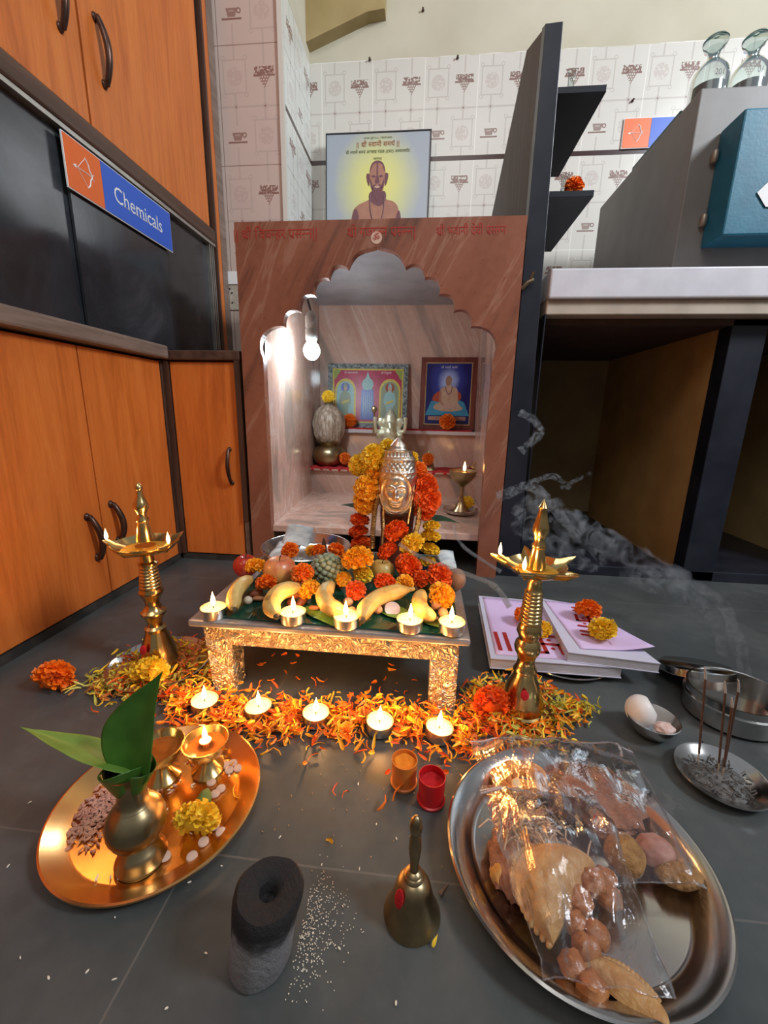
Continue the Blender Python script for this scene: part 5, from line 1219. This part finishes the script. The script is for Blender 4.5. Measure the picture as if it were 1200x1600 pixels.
def strand(label, pts, rb, n):
    mb = MB(); ps = spline(pts, 12); L_ = len(ps)
    for i in range(n):
        p = ps[min(L_-1, int(i*(L_-1)/(n-1)))]; mb.ell(p, (rb, rb*.8, rb*.26 if rb > .003 else rb*.8), 8, 6)
    return tag(mb.build('bead_necklace', BEAD, fix=False), label, 'necklace')
NG = None
strand('thick gold bead strand hanging on the left side of the idol', [(-0.08886, 0.785, 0.2942), (-0.09286, 0.78, 0.2657), (-0.0955, 0.775, 0.2279), (-0.09561, 0.77, 0.1885)], .0060, 58)
strand('thin gold bead strand left of the idol, inside the thick one', [(-0.07616, 0.785, 0.2871), (-0.07638, 0.78, 0.2599), (-0.07527, 0.775, 0.2289), (-0.07541, 0.77, 0.1976)], .0028, 44)
strand('thin gold bead strand right of the idol, inside the thick one', [(-0.0214, 0.785, 0.2918), (-0.02412, 0.78, 0.2686), (-0.02792, 0.775, 0.2402)], .0028, 30)
strand('thick gold bead strand hanging on the right side of the idol', [(-0.00802, 0.785, 0.2974), (-0.005587, 0.78, 0.2694), (-0.008088, 0.775, 0.2411), (-0.01337, 0.77, 0.2204)], .0060, 44)
tg = thing('marigold_garland', 'marigold garland looped round the silver mask, yellow at left and orange at right', 'garland', (IX, IY, TB+.1))
def gm(c, p, rr, sq=1, rot=None): marigold(c, Vector(p)-Vector((IX, IY, TB+.1)), rr, None, tg, rot or (R(75), RND.uniform(-.5, .5), RND.uniform(-.4, .4)), squash=sq)
for c, p, rr in (('y', (-0.07385, 0.82, 0.3784), .020), ('y', (-0.09923, 0.8, 0.3621), .0270), ('y', (-0.1285, 0.81, 0.3461), .0215), ('a', (-0.09624, 0.8, 0.3295), .0220), ('a', (-0.1098, 0.79, 0.3052), .0265), ('a', (-0.1135, 0.8, 0.2746), .0255),
    ('y', (-0.02671, 0.83, 0.3611), .014), ('o', (-0.01141, 0.81, 0.3398), .017), ('r', (0.002445, 0.8, 0.3102), .0265), ('r', (0.008448, 0.79, 0.2869), .0265), ('r', (0.004428, 0.8, 0.2639), .022)): gm(c, p, rr)
gs = MB().tube(spline([(-0.07859, 0.83, 0.3762), (-0.1158, 0.83, 0.3336), (-0.1178, 0.83, 0.2667)], 5), .0012, 5).build('string', simple('cotton_string', (.7, .65, .5)), tg); gs.location = -Vector((IX, IY, TB+.1))
tg = thing('marigold_garland', 'stack of dark red-orange marigolds hanging on the lower left of the idol', 'garland', (IX, IY, TB+.1))
for c, p, rr in (('r', (-0.1263, 0.8, 0.2369), .0200), ('r', (-0.1288, 0.8, 0.2125), .0200), ('r', (-0.1233, 0.8, 0.1881), .0215)): gm(c, p, rr, .75, (R(10), 0, RND.uniform(0, 6)))
tg = thing('marigold_garland', 'stack of yellow marigolds hanging on the lower right of the idol', 'garland', (IX, IY, TB+.1))
for c, p, rr in (('y', (0.01861, 0.8, 0.2304), .0175), ('y', (0.01704, 0.8, 0.2089), .0205), ('y', (0.01828, 0.8, 0.1819), .0200), ('y', (0.01434, 0.8, 0.1542), .0180)): gm(c, p, rr, .75, (R(10), 0, RND.uniform(0, 6)))
for c, p, rr, l in (('r', (-0.04833, 0.75, 0.2309), .0210, 'red-orange marigold at the top of the heap below the idol'), ('y', (-0.01685, 0.74, 0.2078), .0220, 'yellow marigold in the heap below the idol, right of the top one'), ('r', (-0.06327, 0.75, 0.1891), .0190, 'red-orange marigold on the left of the heap below the idol'),
    ('r', (-0.02199, 0.72, 0.1717), .0240, 'biggest red-orange marigold at the bottom of the heap below the idol')): marigold(c, p, rr*1.12, l, rot=(R(50), 0, RND.uniform(0, 6)))
DLEAF = simple('dark_mango_leaf', (.012, .035, .014), (.02, .05, .02), .35, scale=20)
leaf('dark green leaf sticking out left behind the idol', (-0.1081, 0.84, 0.2442), (-0.1719, 0.83, 0.259), .012, (0, -.5, 1), DLEAF, fold=.1)
leaf('dark green leaf sticking out right behind the idol', (0.0002589, 0.84, 0.2324), (0.07781, 0.83, 0.2304), .012, (0, -.5, 1), DLEAF, fold=.1)

# ================================================ inside the niche
BX, BY, BZ = (-0.3662, 1.34, 0.6317)
t = thing('light_bulb', 'glowing white bulb hanging at the left inside the arch niche', 'light bulb', (BX, BY, BZ))
MB().ell((0, 0, 0), (.025, .025, .028), 24, 16).build('globe', emis('white_bulb_glow', (.76, .91, 1.0), 120), t)
MB().lathe([(.014, .024), (.018, .034), (.019, .060), (.016, .064), (.018, .070), (.018, .098), (.012, .108), (.005, .115)], 24).build('holder', simple('white_holder', (.5, .52, .52), (.38, .38, .36), .5, scale=80), t)
MB().tube(spline([(0, 0, .112), (-.006, -.01, .14), (-.012, -.02, .17), (-.008, -.01, .24)], 5), .0035, 8).build('cable', BLACKP, t)

t = thing('kalash_pot', 'round brass pot on the red cloth at the left of the niche ledge', 'pot', (-.404, 1.722, .2195))
MB().lathe([(.030, 0), (.040, .003), (.062, .022), (.070, .045), (.066, .068), (.050, .086), (.040, .091), (.042, .096), (.052, .104), (.054, .107), (.050, .107), (.040, .098), (.036, .092)], 48, cap=False).build('body', BRASSD, t)
def husk():
    M = MAT('coconut_husk', (.3, .2, .14), .7); n = M.noise(M.xyz(scale=(1, 1, .22)), 90, 5, .65); M.set('Base Color', M.ramp(n, [(.3, (.14, .08, .055)), (.5, (.38, .28, .20)), (.68, (.66, .60, .52))])); M.bump(n, .9, .004); return M.m
t = thing('coconut', 'fibrous brown coconut standing upright in the brass pot', 'coconut', (-.404, 1.722, .395))
MB().ell((0, 0, 0), (.066, .066, .100), 48, 30, fn=lambda q: (1-.18*max(0, q.z)**2)*(1+.05*math.sin(9*math.atan2(q.y, q.x))*(1-abs(q.z))+.04*noise.noise(q*5))).build('husk', husk(), t)
bt = MB()
for k in range(9): a = k*.7; bt.tube([(.02*math.cos(a), .02*math.sin(a), .07), (.012*math.cos(a+1), .012*math.sin(a+1), .105+.008*(k % 3))], .0025, 5)
bt.build('tuft', husk(), t)
marigold('y', (-.400, 1.700, .506), .026, 'bright yellow marigold on top of the coconut', rot=(R(60), 0, 0))
def cloth(label, pts, loc, seed, th=.006):
    x0, x1, y0, y1 = pts; mb = MB()
    mb.grid(lambda u, v: (x0+(x1-x0)*u, y0+(y1-y0)*v+.004*math.sin(u*30+seed), th*(1+math.sin(u*23+seed)*math.cos(v*9+seed))*.6+.0018), 60, 10)
    mb.grid(lambda u, v: (x0+(x1-x0)*u, y0+.004*math.sin(u*30+seed)-.002, .0018+th*(1+math.sin(u*23+seed)*math.cos(seed))*.6-.012*(1-v)), 60, 3)
    return tag(mb.build('red_cloth', REDC, loc=loc, fix=False, solid=.0012), label, 'cloth')
cloth('crumpled red cloth under the brass pot on the lower ledge', (-.480, -.300, 1.655, 1.79), (0, 0, .2195), 1)
cloth('red cloth on the right half of the lower ledge', (-.02, .195, 1.655, 1.79), (0, 0, .2195), 3, .003)
cloth('red cloth along the upper ledge beneath the framed pictures', (-.36, .19, 1.782, 1.875), (0, 0, .3765), 5, .003)
marigold('o', (-0.328, 1.68, 0.2617), .024, 'orange marigold beside the brass pot on the lower ledge', rot=(R(60), 0, 0))
marigold('o', (0.01317, 1.68, 0.2695), .024, 'orange marigold by the tiny spire on the lower ledge', rot=(R(60), 0, 0))
marigold('o', (-0.3314, 1.8, 0.4116), .030, 'orange marigold at the lower left corner of the three-deity picture', rot=(R(60), 0, 0))
marigold('o', (-0.1782, 1.8, 0.3988), .024, 'orange marigold at the bottom middle of the three-deity picture', rot=(R(60), 0, 0))
marigold('o', (0.08775, 1.8, 0.4154), .034, 'orange marigold at the foot of the blue framed picture', rot=(R(60), 0, 0))
marigold('o', (.325, 1.172, .979), .022, 'orange marigold on the lower small black shelf', rot=(R(60), 0, 0))
t = thing('small_spire', 'tiny dark pointed temple spire on the lower ledge', 'ornament', (.014, 1.70, .2225))
MB().lathe([(.036, 0), (.034, .006), (.022, .018), (.024, .022), (.014, .040), (.015, .044), (.008, .062), (.003, .078), (0, .082)], 6).build('spire_body', BRASSD, t)
t = thing('small_brass_bird', 'tiny bright brass ornament at the right end of the lower ledge', 'ornament', ((0.1984, 1.69, 0.2612)[0], 1.69, .234))
mb = MB(); mb.tube([(-.02, 0, .01), (0, 0, .0), (.02, 0, -.008)], [.004, .010, .005], 8); mb.tube([(-.008, 0, .004), (.004, 0, .026), (.018, 0, .012)], [.003, .005, .003], 8); mb.build('body', BRASS, t)
# small elephant-headed idol
t = thing('elephant_headed_idol', 'small brass elephant-headed deity seated behind the silver crown on the ledge', 'idol', (-0.145, 1.7, 0.2914))
gb = MB(); gb.ell((0, 0, .030), (.036, .026, .030)); gb.ell((0, -.004, .066), (.026, .020, .026)); gb.ell((0, -.006, .104), (.022, .020, .021))
for s in (-1, 1):
    gb.ell((s*.032, 0, .104), (.016, .006, .021), M=Matrix.Rotation(s*.3, 4, 'Y')); gb.tube([(s*.01, -.01, .016), (s*.045, -.018, .014), (s*.030, -.034, .010), (0, -.036, .012)], [.015, .014, .012, .009], 10)
    gb.tube([(s*.024, 0, .080), (s*.052, -.008, .072), (s*.056, -.012, .106), (s*.054, -.012, .125)], [.009, .008, .007, .009], 10); gb.tube([(s*.022, -.004, .072), (s*.046, -.018, .052), (s*.040, -.030, .066)], [.009, .008, .007], 10)
gb.tube([(0, -.024, .104), (.004, -.034, .084), (.012, -.034, .064), (.020, -.032, .060)], [.010, .008, .006, .005], 10)
gb.lathe([(.022, .118), (.020, .128), (.012, .142), (.004, .154), (0, .158)], 20)
gb.build('figure', simple('pale_brass_patina', (.62, .62, .44), (.74, .74, .56), .4, .6, scale=60), t, remesh=.003)
MB().lathe([(.048, -.006), (.050, 0), (.044, .008)], 30).build('seat', BRASSD, t)
MB().lathe([(.046, -(t.location.z-.2245)/1.12), (.046, -.060/1.12), (.036, -.050/1.12), (.036, -.012), (.046, -.006)], 30).build('plinth', BRASSD, t)
t.scale = (1.12, 1, 1.12)
gx = MB(); gx.tube([(-.060, -.014, .06), (-.058, -.014, .145)], .003, 6); gx.ell((-.058, -.014, .15), (.010, .005, .012)); gx.build('staff', BRASSD, t)
# stemmed lamp on the niche floor
t = thing('stemmed_lamp', 'stemmed brass lamp with a lit flame at the right of the niche floor', 'lamp', (.128, 1.38, .1205))
MB().lathe([(0, .004), (.040, .004), (.052, .010), (.058, .018), (.060, .017), (.053, .006), (.040, 0), (0, 0)], 40, cap=False).build('tray', STEEL, t)
MB().lathe([(.034, .005), (.030, .012), (.018, .024), (.009, .045), (.006, .070), (.008, .090), (.014, .098), (.030, .112), (.042, .130), (.047, .146), (.044, .146), (.030, .125), (0, .112)], 40, cap=False).build('stem_and_cup', BRASSD, t)
MB().lathe([(0, .139), (.040, .139)], 36, cap=False).build('oil', simple('lamp_oil', (.45, .22, .05), None, .08), t)
MB().tube([(.0, 0, .135), (.004, 0, .146)], .0012, 6).build('wick', WICK, t)
flame(t, (.004, 0, .144), 1.25, .12)
marigold('y', (0.1505, 1.401, 0.155), .023, 'yellow marigold in the tray of the stemmed brass lamp', rot=(R(40), 0, 0))

# framed pictures on the upper ledge
def picframe(label, loc, W_, H_, bw, fmat, rz=0, lean=-6, depth=.014):
    t = thing('framed_picture', label, 'picture', loc, rot=(R(lean), 0, rz)); fr = MB()
    for x0, x1, z0, z1 in ((-W_/2, -W_/2+bw, 0, H_), (W_/2-bw, W_/2, 0, H_), (-W_/2+bw, W_/2-bw, 0, bw), (-W_/2+bw, W_/2-bw, H_-bw, H_)): fr.box(x0, x1, -.004, depth, z0, z1)
    fr.build('frame', fmat, t, smooth=False); MB().box(-W_/2+bw*.5, W_/2-bw*.5, .004, depth-.001, .003, H_-.003).build('back_board', BLACKP, t, smooth=False); return t
FM = simple('speckled_grey_frame', (.035, .045, .05), (.30, .34, .34), .35, scale=110)
yl = simple('print_yellow', (.68, .52, .08), (.50, .42, .08), .4, scale=90); mg = simple('print_magenta', (.48, .02, .09), (.34, .02, .06), .35, scale=50); bl = simple('print_blue', (.05, .07, .38), (.10, .16, .5), .35, scale=120)
cy = simple('print_pale_teal', (.22, .42, .45), (.35, .55, .52), .4, scale=140); ol = simple('print_olive', (.30, .30, .14), (.18, .30, .26), .4, scale=140); gr = simple('print_green', (.25, .33, .06), None, .4)
t = picframe('framed print of three deities on magenta ground, left on the upper ledge', (-.262, 1.842, .381), .350, .272, .020, FM)
pc = MB().box(-.155, .155, .001, .003, .020, .252).build('print', yl, t, smooth=False)
flat(pc, 'painted_ground', [(-.148, .027), (.148, .027), (.148, .245), (-.148, .245)], mg, .0004)
def deity(par, cx, kind):
    arch_ = lambda w_, h0, h1: [(cx-w_, .030), (cx+w_, .030)]+[(cx+w_*math.cos(PI*k/16), h0+(h1-h0)*math.sin(PI*k/16)) for k in range(17)]
    y = -.0002
    if kind == 1:
        flat(par, 'painted_panel', [(cx-.030, .035), (cx+.030, .035), (cx+.026, .165), (cx-.026, .165)], bl, y); a = flat(par, 'painted_figure', smooth_closed([(cx-.018, .165), (cx-.024, .195), (cx-.008, .215), (cx, .238), (cx+.008, .215), (cx+.024, .195), (cx+.018, .165)]), cy, y-.0005)
        for k in range(5): flat(a, 'painted_fold', smooth_closed([(cx-.018+.009*k, .04), (cx-.016+.009*k, .10), (cx-.014+.008*k, .16), (cx-.019+.009*k, .10)]), cy, -.0003)
    else:
        flat(par, 'painted_arch', arch_(.047, .155, .210), yl, y); flat(par, 'painted_arch', arch_(.038, .155, .198), cy if kind == 0 else ol, y-.0004)
        flat(par, 'painted_halo', circ(cx, .172, .020), bl if kind == 0 else INK_B, y-.0008)
        f = flat(par, 'painted_figure', smooth_closed([(cx-.010, .040), (cx-.014, .085), (cx-.026, .110), (cx-.020, .145), (cx-.008, .155), (cx-.008, .178), (cx, .192), (cx+.008, .178), (cx+.008, .155), (cx+.020, .145), (cx+.026, .110), (cx+.014, .085), (cx+.010, .040)]), cy if kind else ol, y-.0012)
        flat(f, 'painted_sash', [(cx-.016, .100), (cx+.016, .112), (cx+.016, .122), (cx-.016, .110)], yl, -.0003); flat(f, 'painted_face', circ(cx, .167, .0065, .0085), SKIN3, -.0003)
for cx, k in ((-.098, 0), (0, 1), (.098, 2)): deity(pc, cx, k)
for s in (-1, 1): flat(pc, 'painted_corner', smooth_closed([(s*.148, .245), (s*.120, .243), (s*.132, .225), (s*.145, .205)]), gr, .0001)
text_mb(['श','/','ी',' ','म','ह','ा','ल','~क','ष','म','ी'], .011, -.075, .231, .0002).build('print_caption', WHITE, pc, smooth=False)
text_mb(['श','/','ी',' ','ि','त','र','ु','प','त','ी'], .011, .080, .231, .0002).build('print_caption', WHITE, pc, smooth=False)
FB = wood('brown_picture_frame', (.08, .016, .010), (.16, .035, .022), (.26, .07, .045), 'z', .3)
t = picframe('brown-framed picture of a seated ascetic on a blue ground, right on the upper ledge', (.085, 1.835, .381), .236, .300, .020, FB, rz=R(-4), depth=.03)
gf = MB()
for x0, x1, z0, z1 in ((-.099, -.094, .020, .280), (.094, .099, .020, .280), (-.099, .099, .019, .024), (-.099, .099, .276, .281)): gf.box(x0, x1, -.001, .004, z0, z1)
gf.build('gilt_inner_frame', simple('beaded_gilt', (.75, .58, .28), (.45, .32, .14), .35, .6, scale=260), t, smooth=False)
pc = MB().box(-.094, .094, .001, .003, .024, .276).build('print', halo_mat('blue_print', 0, .205, (.45, .55, .85), (.035, .05, .30), (.012, .012, .12), .012, .085), t, smooth=False)
flat(pc, 'painted_rug', [(-.094, .060), (.094, .060), (.070, .115), (.05, .125), (-.07, .120)], simple('print_turquoise', (.04, .25, .42), (.06, .32, .50), .35, scale=20), .0002)
flat(pc, 'painted_cushion', smooth_closed([(-.060, .120), (-.055, .150), (-.02, .165), (.045, .160), (.055, .130), (.02, .115)]), simple('print_rust', (.42, .06, .02), None, .35), .0000)
sf = flat(pc, 'painted_figure', smooth_closed([(-.058, .090), (-.050, .108), (-.034, .115), (-.036, .150), (-.030, .172), (-.010, .182), (-.010, .198), (.012, .198), (.012, .182), (.030, .178), (.040, .165), (.044, .120), (.050, .105), (.066, .088), (.030, .078), (-.02, .078)], 5), simple('print_flesh', (.48, .30, .20), (.56, .38, .27), .4, scale=50), -.0003)
flat(sf, 'painted_head', smooth_closed([(-.012, .200), (-.010, .218), (.001, .226), (.012, .218), (.013, .200), (.006, .186), (-.006, .186)]), simple('print_flesh_dark', (.33, .19, .13), None, .4), -.0003)
flat(sf, 'painted_cloth', smooth_closed([(-.026, .100), (0, .112), (.028, .100), (.020, .090), (-.018, .090)]), SKIN3, -.0003)
flat(sf, 'painted_arm', smooth_closed([(-.034, .160), (-.036, .125), (-.022, .104), (-.010, .100), (-.018, .108), (-.026, .128), (-.026, .158)]), SKIN1, -.0003)
mbn = MB().tube(spline([(-.012, -.0008, .182), (-.006, -.0008, .158), (.004, -.0008, .150), (.014, -.0008, .158), (.016, -.0008, .182)], 5), .0014, 5); mbn.build('painted_beads', SKIN2, sf)
flat(pc, 'painted_caption_band', [(-.080, .040), (.080, .040), (.080, .056), (-.080, .056)], simple('print_dusty_pink', (.42, .22, .18), None, .4), .0002)
text_mb(['श','/','ी',' ','~स','व','ा','म','ी',' ','स','म','थ','^'], .012, 0, .256, .0002).build('print_caption', WHITE, pc, smooth=False)
text_mb(['अ','न','ं','त','क','ो','ि','ट',' ','ब','/','ह','म','ा','ं','ड',' ','न','ा','य','क'], .011, 0, .044, .0006).build('print_caption', INK_B, pc, smooth=False)

# ================================================ incense smoke
def smoke_mat(name, dens, sc, thr=.45):
    m = bpy.data.materials.new(name); m.use_nodes = True; nt = m.node_tree; nt.nodes.clear(); N = nt.nodes.new; L = nt.links.new
    o = N('ShaderNodeOutputMaterial'); v = N('ShaderNodeVolumeScatter'); v.inputs['Color'].default_value = (.80, .84, .95, 1); v.inputs['Anisotropy'].default_value = .2
    tc_ = N('ShaderNodeTexCoord'); no = N('ShaderNodeTexNoise'); no.inputs['Scale'].default_value = sc; no.inputs['Detail'].default_value = 4; no.inputs['Distortion'].default_value = 2.0
    mr = N('ShaderNodeMapRange'); mr.inputs['From Min'].default_value = thr; mr.inputs['From Max'].default_value = thr+.22; mr.inputs['To Max'].default_value = dens
    L(tc_.outputs['Object'], no.inputs['Vector']); L(no.outputs['Fac'], mr.inputs['Value']); L(mr.outputs[0], v.inputs['Density']); L(v.outputs[0], o.inputs['Volume']); return m
def smoke(label, paths, mat):
    mb = MB()
    for pts, r0, r1 in paths:
        ps = spline(pts, 8); n = len(ps); mb.tube(ps, [(r0+(r1-r0)*i/(n-1))*(1+.35*noise.noise(Vector((i*.35, r0*90, 0)))) for i in range(n)], 12)
    return tag(mb.build('incense_smoke', mat), label, 'smoke', kind='stuff')
smoke('drifting wisps of grey incense smoke before the dark recess at the right', [
    ([(.560, .86, .120), (.500, .88, .135), (.440, .89, .165), (.380, .90, .190), (.310, .90, .225), (.250, .90, .245), (.225, .90, .270)], .022, .045),
    ([(.225, .88, .230), (.250, .89, .200), (.330, .90, .150), (.400, .90, .135)], .040, .020)], smoke_mat('smoke_cloud', 34, 22, .50))
smoke('thin curling threads of incense smoke beside the dark partition', [
    ([(.330, .88, .200), (.290, .89, .245), (.250, .90, .290), (.215, .90, .300), (.185, .90, .285), (.160, .90, .275)], .010, .012),
    ([(.310, .90, .300), (.270, .90, .325), (.225, .90, .305), (.20, .90, .29)], .006, .009), ([(.190, .90, .455), (.220, .90, .440), (.235, .90, .415), (.215, .90, .39), (.20, .9, .375)], .008, .010),
    ([(.35, .90, .335), (.32, .90, .318), (.29, .90, .30)], .004, .005)], smoke_mat('smoke_thread', 70, 55, .44))
smoke('two fine trails of incense smoke drifting from the idol toward the right lamp', [
    ([(-.040, .70, .222), (.000, .70, .200), (.040, .70, .185), (.085, .69, .175), (.130, .68, .160), (.155, .665, .130)], .0035, .0055),
    ([(.062, .80, .235), (.068, .79, .215), (.085, .78, .195), (.115, .76, .180), (.150, .74, .165)], .003, .004)], smoke_mat('smoke_trail', 130, 60, .30))
smoke('faint haze of incense smoke rising from the incense saucer', [([(.395, .478, .150), (.392, .50, .185), (.40, .55, .20), (.38, .60, .215), (.36, .64, .22)], .006, .022), ([(.375, .490, .165), (.385, .54, .20), (.365, .60, .21), (.33, .66, .205)], .005, .020)], smoke_mat('smoke_haze', 14, 45, .45))
